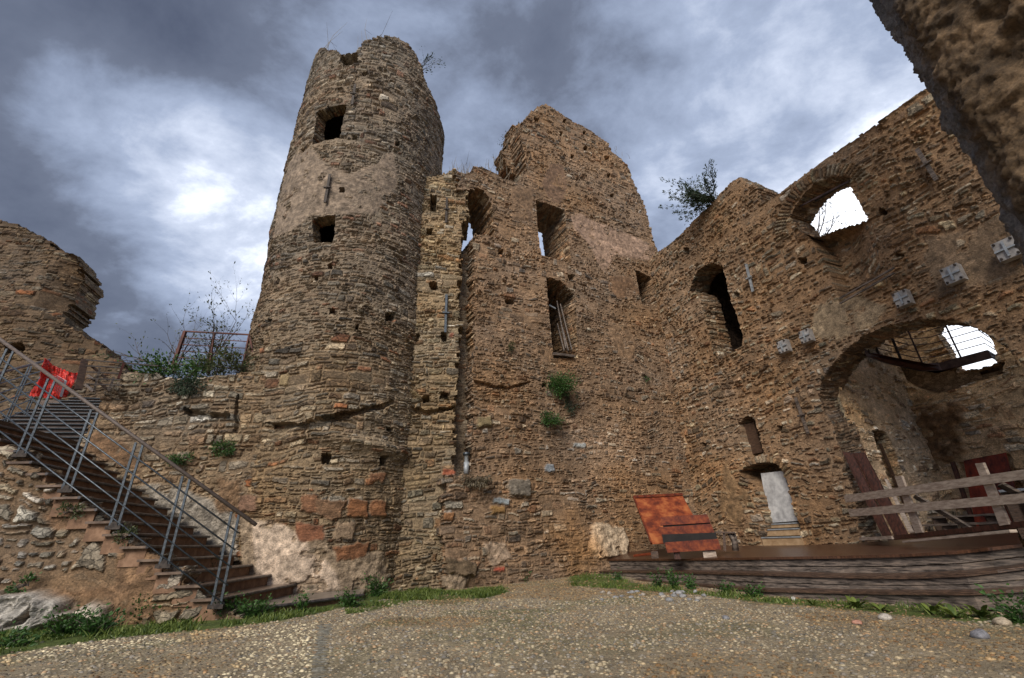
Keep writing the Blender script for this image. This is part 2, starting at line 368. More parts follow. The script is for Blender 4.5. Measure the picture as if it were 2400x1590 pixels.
    for k in range(1,nd+1):
        dp=T*k/nd
        along=np.where(np.abs(gu)>np.abs(gv),bw,bu*.8)
        hh,tt,q1,q2,q3,_,_=masonry(dp+along*0+np.where(np.abs(gu)>np.abs(gv),0,bw*0),along,seed+200,rh=.10,sw=.3)
        cc=paint(hh,tt,q1,q2,pal,mortar,along,bw,seed+3)
        hh=hh*.55
        verts.append(P(bu-gu*hh,bw-gv*hh,np.full(n0,dp)));cols.append(np.concatenate([cc,np.full((n0,1),.8)],1))
        cur=base+np.arange(n0);base+=n0
        faces.append(np.stack([prev[inv[:,1]],prev[inv[:,0]],cur[inv[:,0]],cur[inv[:,1]]],1))
        prev=cur
    if back=='same':
        s=4;us=U[::s,::s];vs=V[::s,::s];bi=base+np.arange(us.size).reshape(us.shape)
        c4=ins[::s,::s];cmk=c4[:-1,:-1]&c4[1:,:-1]&c4[:-1,1:]&c4[1:,1:]
        hh=.1*(fbm(us*2,vs*2,seed+99,3)-.5)
        verts.append(P(us,vs,T+hh).reshape(-1,3));cols.append(np.tile(np.array([*(np.array(mortar)*.8),.8]),(us.size,1)))
        faces.append(np.stack([bi[:-1,:-1][cmk],bi[1:,:-1][cmk],bi[1:,1:][cmk],bi[:-1,1:][cmk]],1));base+=us.size
    vv=np.concatenate(verts);cc=np.concatenate(cols);ff=np.concatenate(faces)
    used=np.zeros(len(vv),bool);used[ff.ravel()]=True;mp=np.cumsum(used)-1
    return link(name,vv[used],mp[ff],mat,parent,cc[used],smooth=False)
def plane_fn(o,hd):
    """vertical plane through o, u along heading hd (deg), normal to the left-hand side facing camera; depth away"""
    a=R(hd);d=np.array([math.sin(a),math.cos(a)]);n=np.array([-d[1],d[0]])
    if np.dot(n,-np.array(o[:2]))>0: n=-n      # n points away from camera
    def P(U,V,dep):
        return np.stack([o[0]+U*d[0]+dep*n[0],o[1]+U*d[1]+dep*n[1],V+0*U],-1)
    def uv(px,py,dep=0.):
        r=ray(px,py);oo=np.array(o[:2])+n*dep
        t=(oo@n)/(r[0]*n[0]+r[1]*n[1]);x,y=r[0]*t,r[1]*t
        return ((x-oo[0])*d[0]+(y-oo[1])*d[1],H+r[2]*t)
    def polyuv(pts,dep=0.): return [uv(x,y,dep) for x,y in pts]
    def at(px,py,dep=0.):
        u,v=uv(px,py,dep);return P(np.array(u),np.array(v),dep)
    return P,uv,polyuv,at,d,n
def sq(uvf,px,py,w,h):
    """small putlog hole about px,py, pixel size w,h"""
    return [uvf(px-w/2,py-h/2),uvf(px+w/2,py-h/2),uvf(px+w/2,py+h/2),uvf(px-w/2,py+h/2)]
def vgrid(z0,z1,d=.018,g=10.):
    o=[z0]
    while o[-1]<z1: o.append(o[-1]+d*(1+max(0,o[-1])/g))
    return np.array(o)
#%%BODY
# ================================================================= WORLD
SUN_AZ=-160.;SUN_EL=36.   # heading the light comes from (behind camera, left), elevation
w=bpy.data.worlds.new('World');scn.world=w;w.use_nodes=True;nt=w.node_tree;L=nt.links
bg=nt.nodes['Background'];bg.inputs['Strength'].default_value=.1
sky=nt.nodes.new('ShaderNodeTexSky');sky.sky_type='NISHITA';sky.sun_disc=False
sky.sun_elevation=R(SUN_EL);sky.sun_rotation=R(SUN_AZ);sky.dust_density=3
tc=nt.nodes.new('ShaderNodeTexCoord')
sep=nt.nodes.new('ShaderNodeSeparateXYZ');L.new(tc.outputs['Generated'],sep.inputs[0])
def math_(op,a,b=None,c=None):
    n=nt.nodes.new('ShaderNodeMath');n.operation=op
    for i,x in enumerate((a,b,c)):
        if x is None: continue
        if isinstance(x,(int,float)): n.inputs[i].default_value=x
        else: L.new(x,n.inputs[i])
    return n.outputs[0]
zc=math_('ADD',math_('MAXIMUM',sep.outputs['Z'],0.0),.35)
cb=nt.nodes.new('ShaderNodeCombineXYZ');L.new(math_('DIVIDE',sep.outputs['X'],zc),cb.inputs[0]);L.new(math_('DIVIDE',sep.outputs['Y'],zc),cb.inputs[1])
def noise(scale,det,rough,dist,off):
    mp=nt.nodes.new('ShaderNodeMapping');mp.inputs['Location'].default_value=off;mp.inputs['Rotation'].default_value=(0,0,.6);mp.inputs['Scale'].default_value=(1,1.25,1)
    L.new(cb.outputs[0],mp.inputs[0]);n=nt.nodes.new('ShaderNodeTexNoise');n.inputs['Scale'].default_value=scale;n.inputs['Detail'].default_value=det
    n.inputs['Roughness'].default_value=rough;n.inputs['Distortion'].default_value=dist;L.new(mp.outputs[0],n.inputs['Vector']);return n.outputs['Fac']
big=noise(1.5,6,.52,.1,(3.1,1.7,0));med=noise(5.0,10,.62,.15,(7.3,2.2,0))
val=math_('ADD',math_('MULTIPLY',big,.62),math_('MULTIPLY',med,.38))
def blob(px,py,c0,c1,amt):
    d=ray(px,py);d=d/np.linalg.norm(d)
    vm=nt.nodes.new('ShaderNodeVectorMath');vm.operation='DOT_PRODUCT';vm.inputs[1].default_value=tuple(d)
    L.new(tc.outputs['Generated'],vm.inputs[0]);mr=nt.nodes.new('ShaderNodeMapRange');mr.interpolation_type='SMOOTHSTEP'
    mr.inputs['From Min'].default_value=c0;mr.inputs['From Max'].default_value=c1;mr.inputs['To Max'].default_value=amt
    L.new(vm.outputs['Value'],mr.inputs['Value']);return mr.outputs[0]
# broad changes of cloud thickness: thin breaks to the left and low on the right, thick bank top left
for b_ in (blob(525,520,.968,.9995,.17),blob(330,330,.985,.999,.12),blob(2350,820,.86,.99,.24),blob(1750,330,.95,.99,.05),blob(60,250,.90,.995,-.14),blob(560,640,.985,1.,.06),
           blob(1250,420,.96,.995,.04),blob(1000,60,.9,.99,-.05),blob(230,720,.97,.995,.02)):
    val=math_('ADD',val,b_)
rp=nt.nodes.new('ShaderNodeValToRGB');e=rp.color_ramp.elements
e[0].position=.14;e[0].color=(.045,.055,.085,1);e[1].position=.84;e[1].color=(.90,.93,1.0,1)
for p_,c_ in ((.38,(.085,.10,.14)),(.48,(.15,.18,.25)),(.58,(.22,.26,.35)),(.68,(.37,.41,.50))):
    x=e.new(p_);x.color=(*c_,1)
val=math_('MULTIPLY_ADD',val,1.35,-.185);L.new(val,rp.inputs[0])
sc=nt.nodes.new('ShaderNodeVectorMath');sc.operation='SCALE';sc.inputs['Scale'].default_value=8.1;L.new(rp.outputs[0],sc.inputs[0])
mx=nt.nodes.new('ShaderNodeMixRGB');mx.inputs[0].default_value=.97;L.new(sky.outputs[0],mx.inputs[1]);L.new(sc.outputs[0],mx.inputs[2])
L.new(mx.outputs[0],bg.inputs['Color'])
sl=bpy.data.lights.new('sun','SUN');sl.energy=1.5;sl.angle=R(32);sl.color=(1,.92,.82);so=bpy.data.objects.new('sun',sl);COL.objects.link(so)
a=R(SUN_AZ);e_=R(SUN_EL);dv=Vector((math.sin(a)*math.cos(e_),math.cos(a)*math.cos(e_),math.sin(e_)))
so.rotation_euler=dv.to_track_quat('Z','Y').to_euler();so.location=dv*50
sky.sun_rotation=PI-0+R(SUN_AZ) if False else R(SUN_AZ)
# ================================================================= TOWER
TC=np.array([-4.65,11.5]);TR=2.39;TH=R(-22)
tw=np.array([-math.sin(TH),-math.cos(TH)]);tr_=np.array([math.cos(TH),-math.sin(TH)])
def PT(U,V,dep):
    ph=U/TR;r=TR-dep+0*U
    return np.stack([TC[0]+r*(tw[0]*np.cos(ph)+tr_[0]*np.sin(ph)),TC[1]+r*(tw[1]*np.cos(ph)+tr_[1]*np.sin(ph)),V+0*U],-1)
def uvT(px,py,dep=0.):
    r=ray(px,py);d=r[:2];rr=TR-dep
    A=d@d;B=-2*d@TC;C=TC@TC-rr*rr;D=max(0,B*B-4*A*C);t=(-B-math.sqrt(D))/(2*A);p=d*t-TC
    return (TR*math.atan2(p@tr_,p@tw),H+r[2]*t)
def polyT(pts): return [uvT(x,y) for x,y in pts]
tower=thing('round_tower','tall round stone tower with broken top and two dark square windows','tower',(TC[0],TC[1],0))
tp=[uvT(*p) for p in [(748,113),(768,117),(787,115),(797,124),(806,127),(836,122),(842,112),(846,100),(867,88),(898,82),(932,86),(963,107),(976,128),(988,157),(996,192)]]
tu=[p[0] for p in tp];tv=[p[1] for p in tp]
tu=[-8]+tu+[tu[-1]+.8,4.5,8];tv=[tv[0]-.6]+tv+[tv[-1]-.5,tv[-1]-.8,tv[-1]]
def insT(U,V): return V<np.interp(U,tu,tv)
winA=polyT([(741,264),(768,249),(812,243),(803,280),(795,322),(733,339)])
winB=polyT([(731,513),(785,505),(783,547),(778,567),(737,567)])
rec=[(sq(uvT,x,y,w_,h_),.35) for x,y,w_,h_ in [(831,321,10,9),(934,335,12,9),(802,444,12,12),(774,622,10,12),(740,652,9,8),(647,657,6,11),(777,727,13,12),(628,754,11,14),(839,764,8,10),(917,743,22,20),(615,801,10,10),(764,1076,19,22),(902,1080,19,20),(917,1006,14,10),(856,172,12,7),(708,352,10,9)]]
groove=polyT([(530,1040),(575,998),(640,990),(700,990),(760,975),(830,960),(880,950),(925,938),(925,950),(880,962),(800,985),(720,1010),(650,1034),(600,1046),(545,1066)])
rec.append((polyT([(796,133),(838,127),(837,148),(804,154)]),.33))
rec+=[(groove,lambda U,V:.05+.28*fbm(U*2.5,V*4,12,3))]
zg=uvT(760,990)[1]
plast=polyT([(691,364),(737,350),(764,387),(818,406),(883,383),(905,356),(925,356),(932,430),(883,500),(806,505),(730,505),(684,544),(640,560),(655,480),(672,413)])
plast2=polyT([(560,1215),(640,1225),(680,1245),(760,1240),(770,1290),(850,1300),(905,1290),(915,1350),(900,1420),(560,1420)])
plast3=polyT([(590,1225),(660,1232),(700,1260),(740,1300),(770,1320),(800,1385),(600,1385)])
blk=[(polyT(q),c,.05) for q,c in [([(703,1160),(745,1160),(742,1205),(700,1200)],(.27,.12,.06)),([(738,1170),(815,1172),(800,1215),(765,1218),(736,1205)],(.25,.13,.07)),([(817,1170),(866,1172),(863,1212),(815,1210)],(.30,.12,.05)),([(870,1174),(908,1175),(906,1212),(868,1210)],(.28,.115,.05)),
   ([(690,1228),(760,1228),(758,1265),(700,1270)],(.26,.10,.05)),([(782,1280),(870,1270),(860,1305),(790,1315)],(.27,.11,.05)),([(790,1225),(835,1225),(830,1262),(780,1262)],(.33,.21,.13)),([(868,1108),(905,1110),(900,1130),(865,1128)],(.27,.12,.06)),([(655,880),(678,880),(676,905),(652,903)],(.38,.25,.12)),([(560,1160),(600,1160),(598,1200),(560,1200)],(.25,.13,.08))]]
def exT(U,V,h,col):
    # rusty, coarser masonry low down, greyer at the top
    k=sst(2.,8.,V)[...,None];g=col.mean(-1,keepdims=True)
    col=col*(1-.35*k)+g*np.array([1.02,1.,.95])*.35*k
    low=1-sst(zg-.2,zg+.3,V+.12*U)
    led=np.exp(-((V-(zg-.32-.10*U))/.16)**2);h=h-.03*low+.14*led
    return h,col
ug=np.arange(-R(112)*TR,R(112)*TR,.021)
build_wall('masonry',PT,tower,ug,vgrid(-.3,19.8,.018,11),insT,.38,11,dict(rh=.105,sw=.235,mort=.009,irr=1.15),PAL_BROWN,(.25,.185,.12),
   patches=[(plast,(.29,.215,.15),.0,.03),(plast2,(.36,.29,.22),.03,.07),(plast3,(.62,.52,.44),.05,.06)],recess=rec,blocks=blk,extra=exT,holes=[winA,winB],rag=.5,bulge=.12)
# rear half of the shell and disks added inside to keep the windows dark
def shell(a0,a1,r,z0,fz,n=40,nz=40):
    v=[];q=[]
    for i in range(n+1):
        u=a0+(a1-a0)*i/n
        for j in range(nz+1):
            z=z0+(fz(u)-z0)*j/nz
            v.append(PT(np.array(u),np.array(z),TR-r+.05*math.sin(7*u+3*z)))
    for i in range(n):
        for j in range(nz): k=i*(nz+1)+j;q.append([k,k+nz+1,k+nz+2,k+1])
    return v,q
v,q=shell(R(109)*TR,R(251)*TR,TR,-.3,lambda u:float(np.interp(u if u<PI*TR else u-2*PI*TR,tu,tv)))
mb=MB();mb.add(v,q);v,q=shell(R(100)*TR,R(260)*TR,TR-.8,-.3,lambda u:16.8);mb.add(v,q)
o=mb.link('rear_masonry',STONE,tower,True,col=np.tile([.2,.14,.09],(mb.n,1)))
for z in (4.8,uvT(745,500)[1]+1.1,uvT(745,240)[1]+.9):  # unseen disks added to block daylight from the open tower top
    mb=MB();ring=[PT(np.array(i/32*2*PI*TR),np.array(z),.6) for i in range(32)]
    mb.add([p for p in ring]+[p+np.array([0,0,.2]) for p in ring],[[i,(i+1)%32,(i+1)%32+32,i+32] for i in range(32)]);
    mb.add([ring[0]*0+np.array([TC[0],TC[1],z])]+ring,t=[[0,i+1,(i+1)%32+1] for i in range(32)]);mb.link('light_block_disk',STONE,tower,False,col=np.tile([.08,.06,.05],(mb.n,1)))

def anchor(parent,a,b,mat,wd=.05,cross=True,out=.07,nrm=None):
    """iron tie bar from a to b with a short cross pin"""
    mb=MB();a=np.array(a);b=np.array(b);d=(b-a);L_=np.linalg.norm(d);n=np.array(nrm)
    mb.bar(a+n*out,b+n*out,wd,.03,n)
    c=(a+b)/2
    if cross:
        s=np.cross(d/L_,n);mb.bar(c-s*.09+n*(out+.03),c+s*.09+n*(out+.03),.035,.04,n);mb.bar(c-n*.1,c+n*(out+.05),.04,.04)
    return mb.link('iron_anchor',mat,parent)
def nT(p): d=(p[:2]-TC);d/=np.linalg.norm(d);return np.array([d[0],d[1],0])
for (a,b) in [((834,203),(831,251)),((776,413),(770,479))]:
    A=PT(*[np.array(x) for x in uvT(*a)],0.);B=PT(*[np.array(x) for x in uvT(*b)],0.);B[:2]=A[:2]
    anchor(tower,A,B,IRON,nrm=nT(A),wd=.07)
# ================================================================= PILASTER
Pp,uvP,polyP,atP,dP,nP=plane_fn((-1.34,10.72),78)
pil=thing('stone_buttress','narrow rubble buttress joining the round tower to the tall ruined wall','buttress',atP(1000,1400)*np.array([1,1,0]))
outP=polyP([(860,1430),(870,1000),(905,800),(925,600),(942,520),(955,480),(975,452),(992,438),(1003,414),(1023,410),(1040,405),(1058,398),(1074,393),(1077,412),(1096,419),(1098,442),(1097,480),(1100,509),(1094,516),(1086,523),(1082,545),(1082,577),(1079,620),(1078,690),(1079,750),(1076,850),(1072,910),(1067,944),(1064,1097),(1066,1130),(1062,1430)])
rec=[(sq(uvP,x,y,w_,h_),.4) for x,y,w_,h_ in [(1017,475,15,36),(1007,543,14,13),(1015,670,18,17),(976,791,13,18),(1041,789,14,20),(999,937,17,15),(1041,927,20,12),(955,932,10,8)]]
rec.append((polyP([(935,945),(960,950),(1000,962),(1050,955),(1072,950),(1072,957),(1040,965),(1000,974),(960,962),(935,955)]),.2))
build_wall('masonry',Pp,pil,np.arange(-2.2,.6,.019),vgrid(-.3,13.,.018,11),lambda U,V:pip(outP,U,V),1.2,23,dict(rh=.10,sw=.22,mort=.009),PAL_TAN,(.28,.215,.145),recess=rec,rag=.55,
   blocks=[(polyP([(1050,780),(1062,778),(1062,790),(1050,790)]),(.3,.1,.06),.03),(polyP([(1037,1100),(1070,1100),(1070,1112),(1037,1112)]),(.36,.10,.05),.04),(polyP([(990,940),(975,915),(960,915),(985,940)]),(.3,.2,.1),.1)],bulge=.06)
nPc=np.array([-nP[0],-nP[1],0])
for (a,b),m_ in [(((1047,467),(1048,526)),IRON),(((1046,694),(1044,782)),STEEL)]:
    A=atP(*a);B=atP(*b);B[:2]=A[:2];anchor(pil,A,B,m_,nrm=nPc,wd=.06)
# ================================================================= KEEP
Pk,uvK,polyK,atK,dK,nK=plane_fn((0,11.4),60.5)
keep=thing('ruined_hall_wall','tall brown ruined wall with sloping broken top and dark square windows','wall',(1.5,12.3,0))
outK=polyK([(1035,1440),(1040,1125),(1075,1113),(1103,1110),(1108,900),(1110,620),(1114,548),(1155,551),(1158,520),(1152,470),(1140,452),(1120,440),(1100,446),(1070,446),(1070,402),(1092,408),(1103,400),(1112,392),(1121,388),(1133,391),(1145,396),(1166,407),(1180,418),(1198,421),(1214,430),(1222,412),(1234,398),(1232,370),(1224,340),(1216,300),(1228,282),(1237,275),(1247,262),(1258,249),(1279,244),(1300,256),(1328,275),(1359,289),(1380,300),(1398,314),(1426,335),(1433,354),(1454,372),(1475,396),(1484,424),(1496,449),(1510,474),(1519,509),(1529,544),(1540,589),(1560,680),(1680,1300),(1700,1440)])
w2=polyK([(1257,470),(1290,480),(1323,492),(1330,540),(1340,617),(1300,606),(1270,597),(1262,547)])
w3=polyK([(1280,650),(1315,660),(1347,692),(1352,760),(1356,838),(1298,838),(1290,760)])
w4=polyK([(1489,633),(1527,650),(1540,712),(1504,712)])
rec=[(sq(uvK,x,y,w_,h_),.35) for x,y,w_,h_ in [(1176,590,12,12),(1340,650,13,14),(1258,282,12,9),(1324,284,8,9),(1372,310,8,9),(1317,313,9,12),(1373,347,9,8),(1342,367,8,8),(1426,412,8,8),(1435,458,10,8),(1422,372,9,9),(1278,903,14,9),(1512,885,8,8),(1199,705,20,12)]]
rec.append((polyK([(1108,892),(1125,893),(1160,903),(1200,905),(1245,893),(1245,899),(1200,912),(1160,912),(1120,903)]),.12))
plK=[(polyK([(1338,505),(1362,500),(1400,520),(1450,540),(1500,562),(1535,590),(1535,612),(1480,605),(1440,600),(1420,640),(1400,610),(1380,570),(1350,545)]),(.40,.29,.23),.0,.03),
 (polyK([(1290,380),(1320,385),(1330,430),(1320,480),(1290,470),(1270,430)]),(.22,.145,.10),.0,.03),
 (polyK([(1430,645),(1480,650),(1500,690),(1450,700),(1425,670)]),(.24,.155,.10),.01,.03),
 (polyK([(1430,760),(1470,760),(1490,800),(1480,850),(1440,830)]),(.26,.18,.12),.01,.03),
 (polyK([(1200,440),(1250,440),(1250,520),(1200,510)]),(.24,.165,.11),.01,.03),
 (polyK([(1385,1232),(1420,1225),(1462,1240),(1472,1270),(1460,1305),(1390,1310),(1378,1280)]),(.55,.46,.36),.10,.10),
 (polyK([(940,1330),(1020,1320),(1100,1350),(1080,1390),(940,1400)]),(.26,.21,.16),.05,.16),
 (polyK([(1130,1275),(1180,1270),(1195,1310),(1150,1330)]),(.42,.33,.26),.03,.08)]
blK=[(polyK(q),c,hh) for q,c,hh in [([(1190,1125),(1240,1125),(1240,1165),(1190,1160)],(.22,.17,.13),.09),([(1150,1188),(1182,1188),(1180,1204),(1150,1204)],(.36,.19,.07),.05),([(1025,1205),(1062,1203),(1060,1220),(1025,1222)],(.32,.14,.06),.05),([(1155,1168),(1195,1170),(1192,1183),(1155,1182)],(.33,.33,.33),.04),([(1155,1330),(1178,1330),(1176,1342),(1150,1340)],(.42,.09,.05),.04),
   ([(960,1250),(1005,1248),(1010,1280),(965,1278)],(.40,.34,.26),.10),([(1120,980),(1150,978),(1152,1000),(1118,1000)],(.30,.21,.11),.08),([(1275,1090),(1300,1090),(1298,1106),(1275,1104)],(.34,.34,.36),.04),([(1345,1040),(1375,1040),(1372,1052),(1345,1050)],(.42,.40,.38),.04),([(970,1290),(1110,1320),(1105,1350),(1050,1345),(975,1310)],(.19,.12,.07),.12)]]
uc=uvK(1640,1230)[0]
def exK(U,V,h,col):
    # rusty ochre seepage low down near the pale boulder; base bulges forward
    a=uvK(1345,1290);d=np.hypot((U-a[0])*1.,(V-a[1])*.8);k=(1-sst(.2,1.0,d+.5*(fbm(U*2,V*2,5)-.5)))[...,None]*.7
    col=col*(1-k)+col.mean(-1,keepdims=True)*np.array([1.9,1.0,.38])*k
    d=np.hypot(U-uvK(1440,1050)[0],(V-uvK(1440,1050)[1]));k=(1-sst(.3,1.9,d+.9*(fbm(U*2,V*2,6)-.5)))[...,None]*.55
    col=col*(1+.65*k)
    h=h+.25*(1-sst(0,1.2,V))*fbm(U*1.4,V*1.4,77,3)
    return h,col
build_wall('masonry',Pk,keep,np.arange(-3.1,uc+.9,.020),vgrid(-.3,18.6,.018,11),lambda U,V:pip(outK,U,V),1.5,37,dict(rh=.092,sw=.18,mort=.011,irr=1.3),PAL_KEEP,(.26,.175,.115),
   patches=plK,recess=rec,blocks=blK,extra=exK,holes=[w2,w3,w4],rag=.55,bulge=.12)
# overhanging rear leaf of the wall at its broken left edge
ov=[uvK(x,y,.75) for x,y in [(1232,278),(1222,286),(1205,294),(1197,308),(1195,322),(1186,345),(1182,362),(1184,380),(1194,398),(1203,416),(1213,412),(1224,404),(1250,420),(1290,400),(1290,300)]]
build_wall('overhanging_masonry',lambda U,V,d:Pk(U,V,d+.75),keep,np.arange(min(p[0] for p in ov)-.2,max(p[0] for p in ov),.022),np.arange(min(p[1] for p in ov)-.2,max(p[1] for p in ov)+.2,.03),lambda U,V:pip(ov,U,V),.65,45,dict(rh=.09,sw=.2,mort=.01),PAL_KEEP,(.26,.175,.115),rag=.7)
# back of the recess between buttress and wall
rb=[uvK(x,y,.45) for x,y in [(1020,1440),(1020,600),(1070,596),(1090,590),(1112,572),(1135,560),(1135,1440)]]
build_wall('recess_masonry',lambda U,V,d:Pk(U,V,d+.45),keep,np.arange(rb[0][0]-.3,rb[-1][0]+.6,.03),vgrid(-.3,11,.025,11),lambda U,V:pip(rb,U,V),.4,41,dict(rh=.12,sw=.35,mort=.01,amp=.5),PAL_KEEP,(.22,.18,.14),rag=.4,smear=.8)
def dark_box(parent,Pf,poly,T,depth=2.5,m=.5,top=None):  # closed box added behind an opening so that it stays dark
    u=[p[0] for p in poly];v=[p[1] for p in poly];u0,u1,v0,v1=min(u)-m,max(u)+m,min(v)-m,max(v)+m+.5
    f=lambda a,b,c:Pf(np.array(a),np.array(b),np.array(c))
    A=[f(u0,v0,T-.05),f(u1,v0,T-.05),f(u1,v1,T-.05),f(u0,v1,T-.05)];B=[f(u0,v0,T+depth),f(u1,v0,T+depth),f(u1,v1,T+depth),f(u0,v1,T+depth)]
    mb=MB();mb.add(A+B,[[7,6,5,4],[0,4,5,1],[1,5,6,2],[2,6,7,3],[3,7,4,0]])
    return mb.link('dark_backing_box',STONE,parent,False,col=np.tile([.16,.11,.08],(8,1)))
dark_box(keep,Pk,w3,1.5);dark_box(keep,Pk,w4,1.5,m=.3)
# ================================================================= ARCHED WALL
ca=R(156.5);dA_=np.array([math.sin(ca),math.cos(ca)])
cxy=atK(1640,1240)[:2]
Pa,uvA,polyA,atA,dA,nA=plane_fn(tuple(cxy),156.5)
arch=thing('arched_wall','long ruined wall on the right with a big low arch and an arched sky opening','wall',(cxy[0]+1.5,cxy[1]-3.4,0))
outA=polyA([(1480,1340),(1500,640),(1528,600),(1540,591),(1576,566),(1609,533),(1636,506),(1662,483),(1689,453),(1712,428),(1732,415),(1748,420),(1768,435),(1782,453),(1789,474),(1800,470),(1815,463),(1848,438),(1868,423),(1891,403),(1914,388),(1950,358),(2000,325),(2050,290),(2100,252),(2150,215),(2250,150),(2390,40)])
outA=outA+[(13,outA[-1][1]),(13,-.4)]
b1=polyA([(1616,684),(1622,655),(1632,637),(1649,623),(1669,617),(1692,624),(1699,645),(1705,678),(1715,712),(1729,751),(1740,788),(1738,811),(1715,824),(1695,839),(1682,842),(1669,811),(1652,745),(1641,700),(1630,684)])
b2=polyA([(1853,509),(1861,489),(1878,463),(1898,443),(1924,426),(1951,416),(1977,415),(1989,420),(1990,433),(1999,453),(2014,479),(2029,513),(2010,522),(1980,530),(1950,540),(1920,552),(1900,552),(1875,540),(1862,525)])
b3px=[(2024,1300),(2010,1223),(2006,1166),(1990,1110),(1974,1061),(1950,990),(1930,960),(1922,935),(1925,905),(1940,870),(1965,840),(1993,812),(2030,785),(2075,765),(2120,755),(2180,749),(2230,751),(2272,762),(2315,785),(2355,815),(2400,858)]
b3=polyA(b3px);b3=b3+[(b3[-1][0]+.5,b3[-1][1]-.6),(b3[-1][0]+.9,b3[-1][1]-1.5),(b3[-1][0]+1.0,-.4)]
rec=[(sq(uvA,x,y,w_,h_),.35) for x,y,w_,h_ in [(1605,588,14,16),(1877,610,19,14),(1726,690,12,14),(2063,494,18,17),(1826,1005,13,13),(1649,1043,10,8),(2105,598,16,10)]]
u0n=uvA(1905,565)[0];u1n=uvA(2095,600)[0]
niche=polyA([(1868,535),(1895,550),(1920,552),(1950,541),(1980,530),(2029,513),(2070,545),(2100,600),(2098,642),(1966,712),(1950,665),(1930,610),(1908,570)])
rec.append((niche,lambda U,V:.55*(1-sst(u0n+.3,u1n,U))))
door=polyA([(1738,1108),(1750,1096),(1767,1089),(1798,1085),(1824,1088),(1836,1102),(1850,1150),(1869,1219),(1882,1290),(1790,1290),(1802,1224),(1795,1199),(1779,1141),(1751,1122)])
slot=polyA([(1728,991),(1744,979),(1760,977),(1767,985),(1778,1020),(1789,1062),(1754,1073),(1746,1045),(1738,1014)])
rec+=[(door,.75),(slot,.45)]
b2c=uvA(1925,500);b1c=uvA(1660,690)
plA=[(polyA([(1900,720),(2000,690),(2080,720),(2050,760),(1960,800),(1900,790)]),(.36,.29,.21),.0,.03),(polyA([(2150,560),(2260,540),(2400,480),(2400,640),(2200,690)]),(.23,.17,.12),.0,.03),(polyA([(1700,1080),(1720,1120),(1760,1160),(1740,1240),(1690,1200)]),(.24,.165,.10),.0,.03)]
def exA(U,V,h,col):
    lo=(1-sst(3.,6.,V))[...,None];return h,col*(1+.10*lo*np.array([1.2,1.,.6]))
sb=b3[5][0];rad3=(b3[-4][0]-b3[7][0])/2
build_wall('masonry',Pa,arch,np.arange(-.35,11.2,.0205),vgrid(-.3,10.9,.018,11),lambda U,V:pip(outA,U,V),.85,53,dict(rh=.115,sw=.21,mort=.014,irr=1.6,cr_=.045,amp=1.1),[(.36,.31,.25),(.40,.36,.30)]+[tuple(np.array(c)*1.05) for c in PAL_KEEP]+PAL_TAN[4:8],(.25,.165,.105),
   patches=plA,recess=rec,extra=exA,holes=[b1,b2,b3],rag=.5,bulge=.14,smear=.12,
   vouss=[(b2c[0],b2c[1]-.05,.98,.22,.1,PI-.05,1.),(b1c[0]+.05,b1c[1]+.1,.50,.20,.1,PI-.1,1.)]+[(uvA(1800,1140)[0],uvA(1800,1140)[1]-.1,.62,.22,.45,PI-.2,1.)])
dark_box(arch,Pa,b1,.85,depth=3)
nAc=np.array([-nA[0],-nA[1],0])
for a,b in [((1753,621),(1769,685)),((2154,352),(2200,425)),((1869,933),(1899,1017))]:
    A=atA(*a);B=atA(*b);anchor(arch,A,B,GWOOD if 0 else IRON if a[0]<0 else ZINC if a[0]==1753 else GWOOD,nrm=nAc,wd=.07)
for k,(px,py,w_) in enumerate([(1848,815,.25),(1901,791,.25),(2128,704,.25),(2246,648,.27),(2374,590,.29)]):
    c=atA(px,py)+nAc*.20;mb=MB();ex=np.array([dA[0],dA[1],0]);ez=np.array([0,0,1.])
    Q=[c+ex*w_/2*s+ez*w_*.62*t for s,t in ((-1,-1),(1,-1),(1,1),(-1,1))];mb.hexa([q-nAc*.13 for q in Q],[q+nAc*.03 for q in Q])
    p=mb.link('anchor_plate',PLATE,arch)
    mb=MB();mb.bar(c-ex*w_*.5+nAc*.045,c+ex*w_*.5+nAc*.045,.03,.03,ez);mb.bar(c-ez*w_*.5+nAc*.05,c+ez*w_*.5+nAc*.05,.03,.03,ex);mb.link('stiffener_bar',ZINC,p)
    for s,t in ((-1,-1),(1,-1),(1,1),(-1,1)):
        mb=MB();q=c+ex*w_*.38*s+ez*w_*.5*t;mb.tube([q+nAc*.02,q+nAc*.06],.02,8);mb.link('bolt',IRON,p)
# door panel, steps, slot board
dn=lambda px,py,dp:atA(px,py,dp)
Q=[dn(1803,1226,.16),dn(1872,1221,.16),dn(1835,1104,.16),dn(1783,1110,.16)]
mb=MB();n3=np.array([nA[0],nA[1],0]);mb.hexa(Q,[q+n3*.05 for q in Q]);mb.link('door_panel',WHITEP,arch)
for k,(y0,y1,xl,xr) in enumerate([(1226,1237,1803,1873),(1239,1256,1797,1876),(1258,1279,1789,1882)]):
    dp=.14-.09*k
    a=dn(xl,y1,dp);b=dn(xr,y1,dp);zt=dn((xl+xr)/2,y0,dp)[2];zb=dn((xl+xr)/2,y1,dp)[2]
    A=[a*[1,1,0]+[0,0,zb],b*[1,1,0]+[0,0,zb],b*[1,1,0]+[0,0,zt-.03],a*[1,1,0]+[0,0,zt-.03]];mb=MB();mb.hexa(A,[q+n3*.4 for q in A]);st=mb.link('door_step',OCHRE,arch)
    A=[a*[1,1,0]+[0,0,zt-.03]-n3*.02,b*[1,1,0]+[0,0,zt-.03]-n3*.02,b*[1,1,0]+[0,0,zt]-n3*.02,a*[1,1,0]+[0,0,zt]-n3*.02];mb=MB();mb.hexa(A,[q+n3*.42 for q in A]);mb.link('step_slab',ZINC,st)
